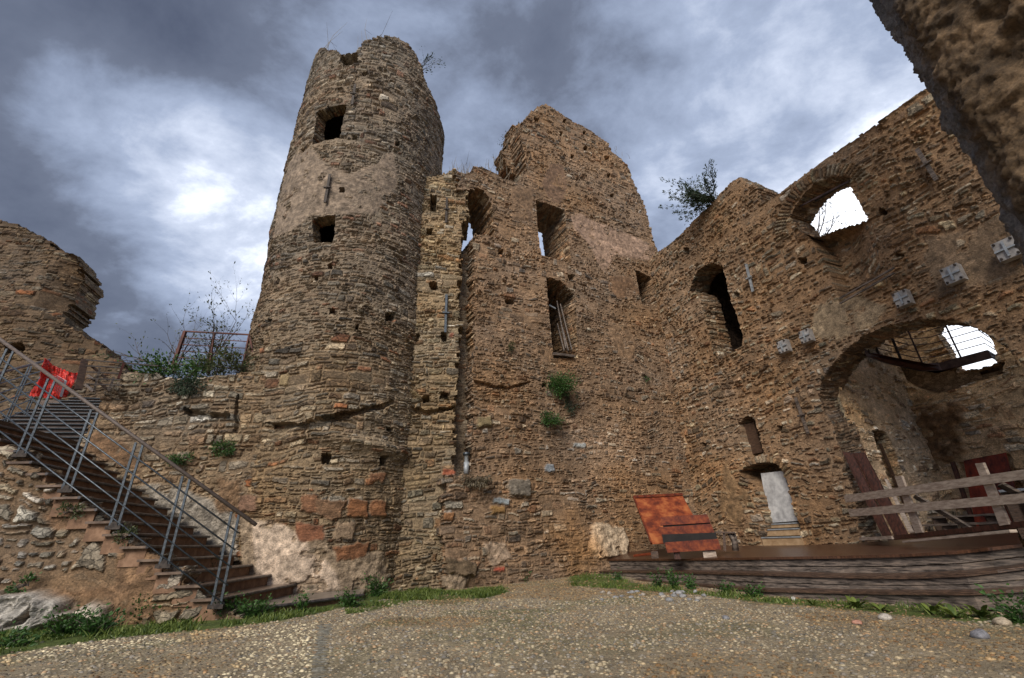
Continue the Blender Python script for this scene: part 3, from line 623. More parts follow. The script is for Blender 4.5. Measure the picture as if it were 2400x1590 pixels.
Q=[dn(1756,1066,.2),dn(1788,1060,.2),dn(1766,990,.2),dn(1740,996,.2)];mb=MB();mb.hexa(Q,[q+n3*.04 for q in Q]);mb.link('window_board',DWOOD,arch)
# tie rods across the sky opening and rails at its foot
mb=MB();mb.bar(atA(1870,487,.15),atA(1990,425,.15),.035,.035);mb.link('tie_rod',RUSTB,arch)
mb=MB();mb.bar(atA(1882,489,.5),atA(1986,428,.5),.035,.035);mb.link('tie_rod',IRON,arch)
for y_ in (0,12):
    mb=MB();mb.bar(atA(1968,712-y_,-.12),atA(2096,640-y_,-.12),.035,.035);mb.link('guard_rail',GWOOD,arch)
# ================================================================= ROOM BEHIND THE BIG ARCH
ID=3.6
inner=thing('inner_vault_wall','ruined inner wall with bright arched opening, seen through the big low arch','wall',tuple(Pa(np.array(7.),np.array(0.),np.array(ID))))
PI_=lambda U,V,d:Pa(U,V,d+ID)
uvI=lambda x,y:uvA(x,y,ID)
skyo=[uvI(*p) for p in [(2190,778),(2206,758),(2246,760),(2272,760),(2299,768),(2316,786),(2328,821),(2332,850),(2243,872),(2228,837),(2210,800)]]
dk=[uvI(*p) for p in [(1990,850),(2075,872),(2160,915),(2210,922),(2290,892),(2350,875),(2350,850),(2200,865),(2060,845)]]
rustrec=[uvI(*p) for p in [(2240,1085),(2360,1062),(2395,1150),(2410,1240),(2290,1250)]]
ui0,ui1=uvI(1960,1000)[0],uvI(2400,800)[0]+2.2
build_wall('masonry',PI_,inner,np.arange(ui0-1.2,ui1,.026),vgrid(-.3,7.6,.024,11),lambda U,V:V<7.5,.35,61,dict(rh=.12,sw=.30,mort=.014,irr=1.3),[tuple(np.array(c)*1.9) for c in PAL_PALE[:6]+PAL_KEEP],(.52,.38,.25),holes=[skyo],holew=.04,rag=.5,bulge=.22,smear=.05,
   recess=[(dk,.9),(rustrec,.25)],patches=[([uvI(*p) for p in [(2190,940),(2260,950),(2250,1060),(2180,1100),(2150,1000)]],(.24,.155,.09),.1,.25)])
uj=uvA(1932,940)[0]
sj=Pa(np.array(uj),np.array(0.),np.array(.85))
Ps,uvS,polyS,atS,dS,nS=plane_fn((sj[0],sj[1]),66.5)
slotS=polyS([(2046,1012),(2058,1006),(2078,1014),(2088,1032),(2102,1064),(2115,1105),(2128,1147),(2137,1182),(2105,1182),(2092,1137),(2073,1083),(2055,1040)])
side=thing('vault_side_wall','pale patched side wall with a tall narrow arched slot inside the big arch','wall',(sj[0],sj[1],0))
build_wall('masonry',Ps,side,np.arange(-.2,ID-1+.3,.022),vgrid(-.3,6.2,.02,11),lambda U,V:V<5.0+.5*U,.4,67,dict(rh=.11,sw=.20,mort=.015,irr=1.4),[tuple(np.array(c)*1.9) for c in PAL_PALE[:7]+PAL_KEEP[:5]],(.52,.39,.27),holes=[slotS],rag=.5,bulge=.14,smear=.05)
dark_box(side,Ps,slotS,.4,depth=1.2,m=.25)
mb=MB();mb.bar(atS(2062,1040,.12),atS(2122,1185,.12),.05,.06);mb.link('door_stud',DWOOD,side)
# walkway with railing
WZ=4.4;wp=[atz(x,y,WZ) for x,y in [(2031,836),(2074,852),(2157,871),(2208,868),(2323,839),(2347,853)]]
nI=np.array([nA[0],nA[1],0])
walk=thing('steel_walkway','rusty steel walkway with rod railing crossing inside the big arch','walkway',wp[2])
for a,b in zip(wp[:-1],wp[1:]):
    mb=MB();mb.hexa([a,b,b+[0,0,.20],a+[0,0,.20]],[a+nI*.05,b+nI*.05,b+nI*.05+[0,0,.20],a+nI*.05+[0,0,.20]]);mb.link('edge_beam',RUSTB,walk)
def dep_to(p): return (ID+.1)-float((p[:2]-cxy)@nA)
top=[w_+nI*.06 for w_ in wp];bk=[w_+nI*max(.2,dep_to(w_)) for w_ in wp]
n_=len(wp);V_=[t+[0,0,.03] for t in top]+[b+[0,0,.03] for b in bk]+[t+[0,0,.12] for t in top]+[b+[0,0,.12] for b in bk]
q=[];
for i in range(n_-1): q+=[[i,i+1,n_+i+1,n_+i],[2*n_+i,3*n_+i,3*n_+i+1,2*n_+i+1]]
mb=MB();mb.add(V_,q);mb.link('deck_plate',RUSTD,walk)
hr=1.05
for k in range(6):
    z=.2+hr*(k+1)/6.;mb=MB();mb.tube([w_+nI*.05+[0,0,z] for w_ in wp],.012 if k<5 else .02,5);mb.link('rail',RUSTB,walk)
for (i,f) in [(0,.15),(0,.75),(1,.5),(2,.2),(3,.45)]:
    p=wp[i]*(1-f)+wp[i+1]*f+nI*.05
    mb=MB();mb.bar(p+[0,0,.1],p+[0,0,.22+hr],.05 if i<2 else .03,.03,nI);mb.link('post',IRON if i<2 else RUSTB,walk)
# ================================================================= RETAINING WALL, FAR LEFT RUIN
Pr,uvR,polyR,atR,dR,nR=plane_fn((-3.91,9.42),85)
outR=polyR([(640,1450),(640,872),(581,868),(540,876),(480,884),(430,890),(400,885),(372,880),(340,872),(300,868),(291,880),(270,905),(245,918),(236,955),(205,991),(185,1028),(150,1060),(100,1100),(60,1450)])
ret=thing('retaining_wall','pale squared rubble retaining wall between the stairs and the round tower','wall',(-6.5,9.3,0))
plR=[(polyR([(300,1135),(360,1130),(430,1150),(520,1180),(560,1230),(560,1330),(480,1290),(400,1220),(330,1180)]),(.36,.34,.31),.04,.12),
     (polyR([(220,1010),(300,1040),(330,1110),(250,1080),(190,1050)]),(.22,.14,.085),.02,.05),(polyR([(500,1130),(560,1120),(570,1200),(520,1200)]),(.24,.16,.10),.05,.15)]
build_wall('masonry',Pr,ret,np.arange(-6.6,.3,.021),vgrid(-.3,5,.02,11),lambda U,V:pip(outR,U,V),.9,71,dict(rh=.135,sw=.25,mort=.012,irr=1.2,cr_=.035),[PAL_PALE[i] for i in (1,2,3,0,6,7,9,0)]+PAL_KEEP[:4],(.22,.165,.115),patches=plR,rag=.6,bulge=.12,smear=.3,
   recess=[(polyR([(430,955),(480,968),(540,972),(540,984),(470,980),(430,970)]),.2),(polyR([(556,930),(560,930),(560,1010),(550,1010)]),.1)])
Pl,uvL,polyL,atL,dL,nL=plane_fn((-10.2,14.2),75)
outL=polyL([(-200,480),(-60,500),(0,516),(30,522),(55,530),(78,541),(100,555),(123,569),(124,583),(152,586),(183,598),(189,615),(186,635),(199,657),(190,679),(181,699),(162,723),(149,748),(176,770),(203,787),(233,799),(240,811),(260,831),(281,845),(292,868),(310,1000),(310,1200),(-600,1200),(-500,500)])
ruin=thing('ruined_wall_stump','dark jagged ruined wall rising behind the stairs on the far left','wall',(-12,13.9,0))
def exL(U,V,h,col):
    a=uvL(165,640);k=np.clip((U-uvL(120,640)[0])*1.2,0,1)*sst(uvL(150,745)[1],uvL(150,745)[1]+.3,V)
    return h-.55*k,col*.92
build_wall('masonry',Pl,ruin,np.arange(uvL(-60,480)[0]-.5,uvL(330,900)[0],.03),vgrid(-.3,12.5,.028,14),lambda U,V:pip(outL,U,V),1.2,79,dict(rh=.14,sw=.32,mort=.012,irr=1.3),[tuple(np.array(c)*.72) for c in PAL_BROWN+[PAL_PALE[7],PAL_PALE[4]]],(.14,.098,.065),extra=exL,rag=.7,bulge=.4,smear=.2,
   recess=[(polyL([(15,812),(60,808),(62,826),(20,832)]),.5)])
# ================================================================= STAIRS
CH=R(-95.2);cdir=np.array([math.sin(CH),math.cos(CH),0]);wdir=np.array([math.sin(R(-8.6)),math.cos(R(-8.6)),0])
A0=np.array([-3.566,7.023,0]);gg=.278;rr_=.170;z0_=-.063
stairs=thing('stone_staircase','brown rendered staircase with dark nosings climbing left beside the rubble wall','staircase',(-4,8,0))
def onose(n): return A0+cdir*gg*n
def step(o,i,on,inn,z,h,mt,mn,ms):
    """o,i: outer and inner front points; on,inn: rear ones"""
    up_=np.array([0,0,1.]);f=np.cross(i-o,up_);f/=np.linalg.norm(f);
    if f@cdir>0 and abs(f@cdir)>.5: f=-f
    b=z-h
    mb=MB();mb.hexa([o*[1,1,0]+up_*b,i*[1,1,0]+up_*b,inn*[1,1,0]+up_*b,on*[1,1,0]+up_*b],[o*[1,1,0]+up_*(z-.03),i*[1,1,0]+up_*(z-.03),inn*[1,1,0]+up_*(z-.03),on*[1,1,0]+up_*(z-.03)])
    st=mb.link('step',mt,stairs)
    ov=(o-i)/np.linalg.norm(o-i)*.07
    mb=MB();q=[o+ov-cdir*.035,i-cdir*.035,inn,on+ov]
    mb.hexa([p*[1,1,0]+up_*(z-.032) for p in q],[p*[1,1,0]+up_*(z) for p in q]);mb.link('tread_slab',ms,st)
    mb=MB();mb.tube([(o+ov)*[1,1,0]+up_*(z-.016)-cdir*.035,i*[1,1,0]+up_*(z-.016)-cdir*.035],.021,8);mb.link('nosing',mn,st)
for n in range(2,18):
    o=onose(n);i=o+wdir*2.3;hn=n+1
    if n==2: i=i-cdir*.34+np.array([0,-.25,0])*0
    if n==3: i=i-cdir*.16
    if n==4: i=i-cdir*.06
    on=onose(n+1)+cdir*.05;inn=on+wdir*2.3
    step(o,i,on,inn,z0_+rr_*n,.26 if n>2 else .3,RISER,NOSE,TREAD)
# wide bottom slab
s=[atz(548,1430,.11),atz(850,1392,.11)];s+=[s[1]+np.array([-.25,.95,0]),onose(2)+wdir*2.4,onose(2)]
mb=MB();V_=[p*[1,1,0]+[0,0,-.1] for p in s]+[p*[1,1,0]+[0,0,.075] for p in s];mb.add(V_,[[0,1,6,5],[1,2,7,6],[2,3,8,7],[3,4,9,8],[4,0,5,9]],);b=mb.link('bottom_step',RISER,stairs)
f=np.array([.05,-.05,0])
mb=MB();V_=[p*[1,1,0]+[0,0,.075] for p in s]+[p*[1,1,0]+[0,0,.112] for p in s];mb.add(V_,[[0,1,6,5],[1,2,7,6],[2,3,8,7],[3,4,9,8],[4,0,5,9]],[[5,6,7],[5,7,8],[5,8,9]]);mb.link('tread_slab',SLAB,b)
mb=MB();mb.tube([s[0]*[1,1,0]+[0,0,.09]+f*.4,s[1]*[1,1,0]+[0,0,.09]+f*.4],.025,8);mb.link('nosing',NOSE,b)
# upper flight
tdir=np.array([math.sin(R(80)),math.cos(R(80)),0]);udir=np.array([math.sin(R(-10)),math.cos(R(-10)),0])
u0=np.array([-8.3,9.25,0])
upper=thing('upper_stair_flight','dark thin-tread upper stair flight rising to the landing with the red net','staircase',(-9.5,10,3))
for k in range(13):
    z=3.0+.158*k;o=u0+udir*.275*k-tdir*3.6;i=u0+udir*.275*k+tdir*.3
    q=[o,i,i+udir*.30,o+udir*.30]
    mb=MB();mb.hexa([p*[1,1,0]+[0,0,z-.25] for p in (q[0]+udir*.04,q[1]+udir*.04,q[2],q[3])],[p*[1,1,0]+[0,0,z-.03] for p in (q[0]+udir*.04,q[1]+udir*.04,q[2],q[3])]);st=mb.link('step',DWOOD,upper)
    mb=MB();mb.hexa([p*[1,1,0]+[0,0,z-.03] for p in q],[p*[1,1,0]+[0,0,z] for p in q]);mb.link('tread_plank',TREADU,st)
    mb=MB();mb.tube([q[0]+[0,0,z-.012]-udir*.01,q[1]+[0,0,z-.012]-udir*.01],.011,6);mb.link('nosing',STEEL,st)
zl=3.0+.158*12
mb=MB();o=u0+udir*.275*13-tdir*4.5;i=u0+udir*.275*13+tdir*1.5;q=[o,i,i+udir*1.3,o+udir*1.3]
mb.hexa([p*[1,1,0]+[0,0,zl-.3] for p in q],[p*[1,1,0]+[0,0,zl] for p in q]);mb.link('landing_slab',DWOOD,upper)
q=[onose(17.9)+wdir*-.1,onose(17.9)+wdir*2.5,onose(24)+wdir*2.5,onose(24)+wdir*-.1]
mb=MB();mb.hexa([p*[1,1,0]+[0,0,2.5] for p in q],[p*[1,1,0]+[0,0,2.98] for p in q]);mb.link('turning_landing',DWOOD,stairs)
# earth fill bank behind retaining wall
P_=[(-5.0,9.9),(-9.2,9.7),(-10.6,13.6),(-4.5,13.6)]
mb=MB();mb.hexa([(x,y,-.3) for x,y in P_],[(x,y,4.15+.05*i) for i,(x,y) in enumerate(P_)])
tag(mb.link('terrace',nmat('earth',(.05,.04,.025),(.12,.09,.06),5),None),kind='structure')
# rubble side wall under the stairs
Pw,uvW,polyW,atW,dW,nW=plane_fn((A0[0],A0[1]+.02),84.8)
tp_=[onose(n)+[0,0,z0_+rr_*n-.05] for n in range(1,26)]
outW=[(float((p[:2]-np.array([A0[0],A0[1]+.02]))@dW),p[2]) for p in tp_]
outW=[(outW[0][0]+.0,-.3)]+outW+[(outW[-1][0],-.3)]
sw_=thing('stair_side_wall','brown wall of scattered white stones carrying the stairs, pale bedrock at its foot','wall',(-5.5,6.9,0))
plW=[(polyW([(-40,1394),(0,1390),(45,1396),(87,1384),(119,1388),(149,1404),(143,1424),(178,1441),(129,1472),(75,1483),(42,1515),(-40,1520)]),(.46,.46,.46),.28,.30),
 (polyW([(176,1434),(199,1417),(224,1413),(249,1426),(276,1449),(272,1490),(176,1500)]),(.48,.45,.42),.24,.25),
 (polyW([(273,1285),(330,1275),(372,1300),(395,1330),(360,1400),(340,1500),(275,1500),(268,1420),(236,1400),(150,1400),(100,1385),(200,1380),(275,1365)]),(.24,.155,.095),.0,.08),
 (polyW([(90,1205),(200,1200),(190,1240),(120,1245)]),(.21,.135,.085),.0,.04)]
build_wall('masonry',Pw,sw_,np.arange(outW[-1][0],.05,.017),vgrid(-.3,4.3,.016,9),lambda U,V:pip(outW,U,V),.35,83,dict(rh=.15,sw=.24,mort=.020,irr=2.0,cr_=.045,amp=1.2),[PAL_PALE[i] for i in (0,1,2,6,8,9,1,3)]+[(.30,.24,.18),(.46,.42,.38)],(.205,.14,.09),patches=plW,rag=.5,bulge=.25,smear=.1)
# ================================================================= FRONT STAIR RAILING
def rail_line(name,label,posts,nb,ext0,ext1,parent_loc,hm,group=None,pw=.032,hrad=.026,dbl=True,brk=True):
    """posts: list of (foot,top)"""
    t=thing(name,label,'railing',parent_loc,group)
    f0,t0=posts[0];f1,t1=posts[-1];d=(f1-f0);d/=np.linalg.norm(d);hd_=d*[1,1,0];hd_/=np.linalg.norm(hd_);nn=np.cross(hd_,[0,0,1.])
    for f_,t_ in posts:
        mb=MB()
        for s in ((-1,1) if dbl else (0,)):
            mb.bar(f_+hd_*.055*s,t_+hd_*.055*s,pw,pw*.55,nn)
        p=mb.link('post',STEEL,t)
        if brk:
            mb=MB();mb.box(f_+[0,0,.03],(.20,.05,.05),math.atan2(hd_[1],hd_[0]));mb.tube([f_+[0,0,.06]-nn*.02,f_+[0,0,.06]+nn*.12],.05,10);mb.link('foot_bracket',IRON,p)
    a=posts[0];b=posts[-1]
    mb=MB();mb.tube([a[1]-d*ext0+[0,0,.02],b[1]+d*ext1+[0,0,.02]],hrad,10);mb.link('handrail',hm,t,True)
    for k in range(1,nb+1):
        fr=k/(nb+.55);p=a[1]*(1-fr)+a[0]*fr;q=b[1]*(1-fr)+b[0]*fr
        mb=MB();mb.tube([p-d*min(ext0,.12),q+d*ext1],.0115,8);mb.link('rail_bar',STEEL,t,True)
    return t
PO=[((508,1427),(555,1198)),((386,1339),(440,1126)),((271,1243),(327,1047)),((150,1156),(210,972)),((32,1075),(99,889))]
posts=[]
off=-wdir*.08
for k,(a,b) in enumerate(PO):
    n=1.95+2.88*k;f_=onose(n)+off;f_[2]=.15+.513*k;posts.append((f_,f_+[0,0,1.22]))
f_=onose(1.95+2.88*5)+off;f_[2]=.15+.513*5;posts.append((f_,f_+[0,0,1.22]))
rail_line('stair_railing','long grey steel railing with wooden handrail along the front of the stairs','',5,.38,.8,posts[2][0],HANDR) if 0 else rail_line('stair_railing','long grey steel railing with wooden handrail along the front of the stairs',posts,5,.38,.6,posts[2][0],HANDR)
# rear railing of the upper flight (descends towards the camera to the left)
e1=atd(113,846,14.0);
b1_=atd(72,857,13.4);c1_=atd(-60,892,11.8)
pr=[]
for p in (e1,b1_,c1_): pr.append((p-[0,0,1.25],p))
rail_line('upper_railing','short grey railing behind the front one, left of the red net',pr,5,.05,1.0,pr[1][0],HANDR,pw=.03,brk=False)
# ================================================================= RED NET
npx=[(104,839),(126,855),(145,864),(163,872),(185,873),(178,890),(170,907),(162,922),(155,934),(130,935),(107,934),(85,930),(67,928),(76,914),(84,903),(90,890),(94,880),(96,859)]
def netp(px,py,k=0): return atd(px,py,13.3)
# grid inside polygon
GX=np.arange(60,192,1.6);GY=np.arange(836,938,1.6);GU,GV=np.meshgrid(GX,GY)
mk=pip(npx,GU+4*(vn(GU*.15,GV*.15,3)-.5),GV+4*(vn(GU*.15,GV*.15,4)-.5))
D_=13.2+.30*(fbm(GU*.035,GV*.02,9,2)-.5)+.10*(fbm(GU*.14,GV*.06,10,3)-.5)
rx=[[ray(a,b) for a,b in zip(r1_,r2_)] for r1_,r2_ in zip(GU,GV)];rx=np.array(rx);tt_=D_/np.hypot(rx[...,0],rx[...,1])
pos=rx*tt_[...,None];pos[...,2]+=H
# open mesh: drop a regular share of the cells so that it reads as netting
c_=mk[:-1,:-1]&mk[1:,1:]&mk[1:,:-1]&mk[:-1,1:]
ii,jj=np.where(c_);keep_=~(((ii%3)==1)&((jj%2)==1)&(hsh(ii,jj,5)<.45));ii,jj=ii[keep_],jj[keep_]
ix=np.arange(GU.size).reshape(GU.shape)
fq=np.stack([ix[ii,jj],ix[ii,jj+1],ix[ii+1,jj+1],ix[ii+1,jj]],1)
used=np.zeros(GU.size,bool);used[fq.ravel()]=True;mp_=np.cumsum(used)-1
net=link('safety_net',pos.reshape(-1,3)[used],mp_[fq],NETM);md=net.modifiers.new('s','SOLIDIFY');md.thickness=.012
tag(net,'crumpled bright red plastic safety net hung across the top of the stairs','net')
Q=[atd(x,y,12.9) for x,y in [(131,880),(153,892),(146,914),(141,930),(126,912)]]
mb=MB();mb.add(Q+[q+np.array([.01,.03,0]) for q in Q],[[0,1,6,5],[1,2,7,6],[2,3,8,7],[3,4,9,8],[4,0,5,9]],[[0,1,2],[0,2,3],[0,3,4]])
wpn=tag(mb.link('white_panel',WHITE,None),'small white panel showing through the red net','panel')
mb=MB()
for k in range(5):
    f=k/4;a=Q[0]*(1-f)+Q[1]*f;b=Q[4]*(1-f)+Q[3]*f;mb.bar(a-[0,.03,0],b-[0,.03,0],.018,.01)
for k in range(8):
    f=k/7;a=Q[0]*(1-f)+Q[4]*f;b=Q[1]*(1-f)+Q[3]*f;mb.bar(a-[0,.03,0],b-[0,.03,0],.014,.01)
mb.link('net_cord',NETM,wpn)
# ================================================================= LANDING BARRIER + TERRACE RAILING
bar=thing('landing_barrier','low rusty rail barrier with dark timber post right of the red net','barrier',atd(190,915,12.6))
def bb(name,a,b,da,db,w_,m_,par,t=.04):
    mb=MB();mb.bar(atd(*a,da),atd(*b,db),w_,t);m_=IRON if m_ is RUSTB else m_;return mb.link(name,m_,par)
bb('post',(199,843),(183,914),12.5,12.5,.11,DWOOD,bar,.12)
bb('post',(234,863),(220,918),12.3,12.3,.07,GWOOD,bar);bb('post',(267,886),(254,918),12.2,12.2,.08,GWOOD,bar)
bb('brace',(212,856),(236,876),12.3,12.3,.05,DWOOD,bar);bb('brace',(200,902),(220,918),12.4,12.3,.05,DWOOD,bar)
bb('brace',(205,880),(222,892),12.4,12.3,.05,DWOOD,bar);bb('brace',(238,878),(254,892),12.3,12.3,.05,DWOOD,bar);bb('brace',(232,896),(250,912),12.3,12.3,.05,DWOOD,bar)
for y0,y1 in ((844,858),(858,871),(872,886),(887,900),(900,912)):
    bb('rail',(203,y0),(288 if y0>850 else 372,y0+(y1-y0)*(.3 if y0>850 else 1.)),12.4,11.4 if y0>850 else 10.6,.022,RUSTB,bar,.022)
bb('post',(290,851),(277,888),11.4,11.4,.05,RUSTD,bar)
tr=thing('terrace_railing','rusty square railing on top of the pale retaining wall among shrubs','railing',atd(495,870,10.3))
q_=lambda px,py:atR(px,py,.45)
def rb_(name,a,b,w_,m_,t=.03):
    mb=MB();mb.bar(q_(*a),q_(*b),w_,t);return mb.link(name,m_,tr)
rb_('post',(434,777),(404,862),.07,RUSTD,.06);rb_('post',(503,780),(488,875),.045,RUSTD);rb_('post',(584,785),(566,874),.045,RUSTD)
rb_('rail',(432,777),(586,785),.035,RUSTD)
for k in range(1,6):
    f=k/5.6;rb_('rail',(434-30*f,777+85*f),(584-18*f,785+89*f),.016,RUSTD,.016)
rb_('stay',(584,785),(600,860),.02,RUSTD)
# ================================================================= BUTTRESSING WALL, UPPER RIGHT (near, rough plaster)
hdv=lambda h,d:np.array([d*math.sin(R(h)),d*math.cos(R(h))])
C0=hdv(53.7,6.9);C1=hdv(55.4,6.35);C2=hdv(92,5.6)
pth=[C0+hdv(62,2.5),C0,C1,C2];seg=[np.linalg.norm(b-a) for a,b in zip(pth[:-1],pth[1:])];cum=np.concatenate([[0],np.cumsum(seg)])
PX=[p[0] for p in pth];PY=[p[1] for p in pth]
ug=np.arange(0,cum[-1],.03);vg=np.arange(-.3,14.5,.034)
U,V=np.meshgrid(ug,vg)
def pathp(U):
    s=0;x=0;y=0
    for k in (-.12,-.06,0,.06,.12): x=x+np.interp(U+k,cum,PX);y=y+np.interp(U+k,cum,PY)
    return x/5,y/5
x,y=pathp(U);x2,y2=pathp(U+.02);tx,ty=x2-x,y2-y;l_=np.hypot(tx,ty)+1e-9;nx,ny=-ty/l_,tx/l_
sgn=-np.sign(nx*x+ny*y);nx*=sgn;ny*=sgn
rel=fbm(U*1.1,V*1.1,101,4)-.5;mid=fbm(U*4.5,V*6,102,4)-.5;fine=fbm(U*17,V*19,103,3)-.5
ho=sst(.60,.70,fbm(U*1.9,V*1.6,104,3))
edge_=np.exp(-((U-cum[1])/.35)**2);h=(.16*rel+.12*mid-.12*ho)*(1-.6*edge_)+.11*fine*(1-.5*edge_)+.05*(fbm(U*32,V*30,111,2)-.5)
h=h+.25*sst(cum[2]-.1,cum[2]+.5,U)*0
grey=(1-sst(cum[2]-.45,cum[2]-.05,U+.5*(fbm(U*1.5,V*1.5,106,3)-.5)))
grey=np.maximum(grey,sst(6.6,8.3,V+1.5*(fbm(U*1.,V*1.,107,3)-.5))*.65)[...,None]
cg=np.array([.17,.155,.145]);cb_=np.array([.135,.088,.048])
k=(.45+1.1*fbm(U*5,V*5,105,5))[...,None]
col=(cg*grey+cb_*(1-grey))*k
col=col*(1-.35*sst(.55,.7,fbm(U*2.5,V*3,108,4))[...,None])
pos=np.stack([x+nx*h,y+ny*h,V+.1*(fbm(U*2,V*2,109)-.5)],-1)
ix=np.arange(U.size).reshape(U.shape)
fq=np.stack([ix[:-1,:-1],ix[:-1,1:],ix[1:,1:],ix[1:,:-1]],-1).reshape(-1,4)
o=link('rough_wall',pos.reshape(-1,3),fq,ROCK,None,col.reshape(-1,3),True)
tag(o,'near rough plastered stone wall leaning into the upper right corner, grey edge and brown face','wall')
# ================================================================= GROUND
def gz(x,y):
    x=np.asarray(x,float);y=np.asarray(y,float)
    near=np.exp(-(np.hypot(x,y-6)/14)**4)
    return near*(.045*(fbm(x*.5+9,y*.5,120,3)-.5)+.06*sst(10.8,12.5,y)+.05*sst(7,9.5,y)*sst(-2,-4.5,x))
def axis(a,b,d,far):
    c=list(np.arange(a,b,d));s=d;x=c[-1]
    while x<far: s*=1.25;x+=s;c.append(x)
    s=d;x=c[0];pre=[]
    while x>-far: s*=1.25;x-=s;pre.append(x)
    return np.array(pre[::-1]+c)
X,Y=np.meshgrid(axis(-9,9,.05,500),axis(1.5,13.5,.05,500))
Z=gz(X,Y)+.012*(fbm(X*9,Y*9,121,3)-.5)
base=np.array([.29,.235,.155]);g=(.6+.8*fbm(X*5,Y*5,122,4))[...,None];col=base*g
wn=fbm(X*1.3,Y*1.3,123,3)
moss=sst(.46,.66,wn)*sst(2.5,8,Y)*.55
def gpoly(pts): return [tuple(atz(x,y,0)[:2]) for x,y in pts]
grassP=gpoly([(-160,1600),(0,1542),(120,1520),(260,1502),(420,1484),(560,1470),(660,1456),(740,1440),(800,1425),(860,1420),(905,1402),(900,1375),(700,1380),(500,1400),(200,1440),(-160,1470)])
grass2=gpoly([(880,1398),(960,1384),(1060,1384),(1180,1376),(1195,1388),(1150,1400),(1050,1405),(960,1408),(900,1425),(820,1440),(800,1430),(870,1412)])
grass3=gpoly([(1330,1352),(1400,1352),(1500,1368),(1600,1382),(1700,1392),(1800,1400),(1850,1403),(2000,1412),(2150,1425),(2300,1440),(2500,1455),(2500,1475),(2300,1462),(2100,1440),(1900,1422),(1800,1414),(1650,1398),(1500,1385),(1400,1378),(1340,1375)])
gm=np.zeros(X.shape)
for pl in (grassP,grass2,grass3): gm=np.maximum(gm,pip(pl,X+.3*(fbm(X*3,Y*3,124,3)-.5),Y+.3*(fbm(X*3,Y*3,125,3)-.5)))
for _ in range(3): gm=(gm+np.roll(gm,1,0)+np.roll(gm,-1,0)+np.roll(gm,1,1)+np.roll(gm,-1,1))/5
gm=np.clip(gm+moss,0,1)[...,None]
col=col*(1-gm)+np.array([.085,.115,.025])*g*gm
ix=np.arange(X.size).reshape(X.shape)
fq=np.stack([ix[:-1,:-1],ix[:-1,1:],ix[1:,1:],ix[1:,:-1]],-1).reshape(-1,4)
o=link('ground',np.stack([X,Y,Z],-1).reshape(-1,3),fq,EARTH,None,col.reshape(-1,3),True);tag(o,kind='structure')
# cobbles: low domes set in the earth
sp_=.043
gx,gy=np.meshgrid(np.arange(-8.5,8.5,sp_*1.18),np.arange(2.9,12.6,sp_*.86));gx=gx+(np.arange(gx.shape[0])%2)[:,None]*sp_*.59
gx=gx.ravel()+RNG.normal(0,.013,gx.size);gy=gy.ravel()+RNG.normal(0,.012,gx.size)
frs=(np.abs(gx)<1.12*gy+.25)&(gx>-.9*gy-2.6)
deckline=gpoly([(1385,1352),(1600,1371),(1800,1396),(2000,1408),(2150,1420),(2300,1437),(2420,1437)])
dl=[(-3.3,9.95),(-2.87,10.15),(-1.5,10.62),(.2,11.45),(1.4,12.3)]+deckline+[(9,4.2)]
wy=np.interp(gx,[-3.3,-2.87,-1.5,.2,1.4,1.7],[9.95,10.0,10.5,11.4,12.2,12.9])
inn_=(gy<np.where(gx<-3.9,6.85+(gx+3.9)*.1,np.where(gx<-2.5,7.0+(gx+3.9)*.85,wy)))
xs_=np.array([p[0] for p in deckline]);ys_=np.array([p[1] for p in deckline]);o_=np.argsort(ys_)
inn_&=~((gx>np.interp(gy,ys_[o_],xs_[o_])-.02)&(gx>1.5))
inn_&=~(pip(grassP,gx,gy)&(RNG.random(gx.size)<.97))
inn_&=~(pip(grass3,gx,gy)&(RNG.random(gx.size)<.75))&~(pip(grass2,gx,gy)&(RNG.random(gx.size)<.7))
inn_&=RNG.random(gx.size)<(.97-.5*sst(.60,.72,fbm(gx*.9,gy*.9,130,3)))
gx,gy=gx[frs&inn_],gy[frs&inn_];n=len(gx)
cream=np.zeros(n,bool)
for pl in (gpoly([(-60,1560),(60,1525),(300,1499),(480,1482),(745,1462),(748,1478),(640,1490),(420,1508),(260,1522),(90,1545),(-60,1585)]),gpoly([(590,1505),(742,1476),(738,1530),(728,1600),(500,1600)])):
    cream|=pip(pl,gx,gy)
slate=pip(gpoly([(748,1470),(776,1466),(766,1520),(758,1600),(728,1600),(742,1520)]),gx,gy)
cream&=RNG.random(n)<.50
Pc=np.array([(.26,.23,.19),(.20,.185,.17),(.34,.29,.22),(.35,.31,.24),(.25,.19,.13),(.15,.145,.14),(.30,.26,.21),(.38,.34,.27),(.23,.22,.22),(.31,.22,.15)])
cc=Pc[RNG.integers(0,len(Pc),n)]*(.55+.65*RNG.random(n))[:,None]
cc[cream]=np.array([.56,.51,.40])*(.7+.4*RNG.random(cream.sum()))[:,None]
cc[slate]=np.array([.14,.14,.135])*(.7+.6*RNG.random(slate.sum()))[:,None]
cc=cc*np.array([1.06,1.,.84]);stain=sst(.5,.62,fbm(gx*.8,gy*.8,131,3))[:,None];cc=cc*(1-.38*stain*np.array([.55,.9,1.3]))
ra=.0200*(.6+.8*RNG.random(n)**2);rb=ra*(.55+.3*RNG.random(n));rc=rb*(.45+.5*RNG.random(n))
th=RNG.normal(.15,.5,n);ra=np.where(slate,.045,ra);rb=np.where(slate,.013,rb);th=np.where(slate,0.1,th)
tm=[(0,0,1.)]+[(math.cos(a)*.72,math.sin(a)*.72,.70) for a in np.arange(7)/7*2*PI]+[(math.cos(a+.4),math.sin(a+.4),-.15) for a in np.arange(7)/7*2*PI]
tm=np.array(tm);tf=[[0,1+i,1+(i+1)%7] for i in range(7)]
tq=[];
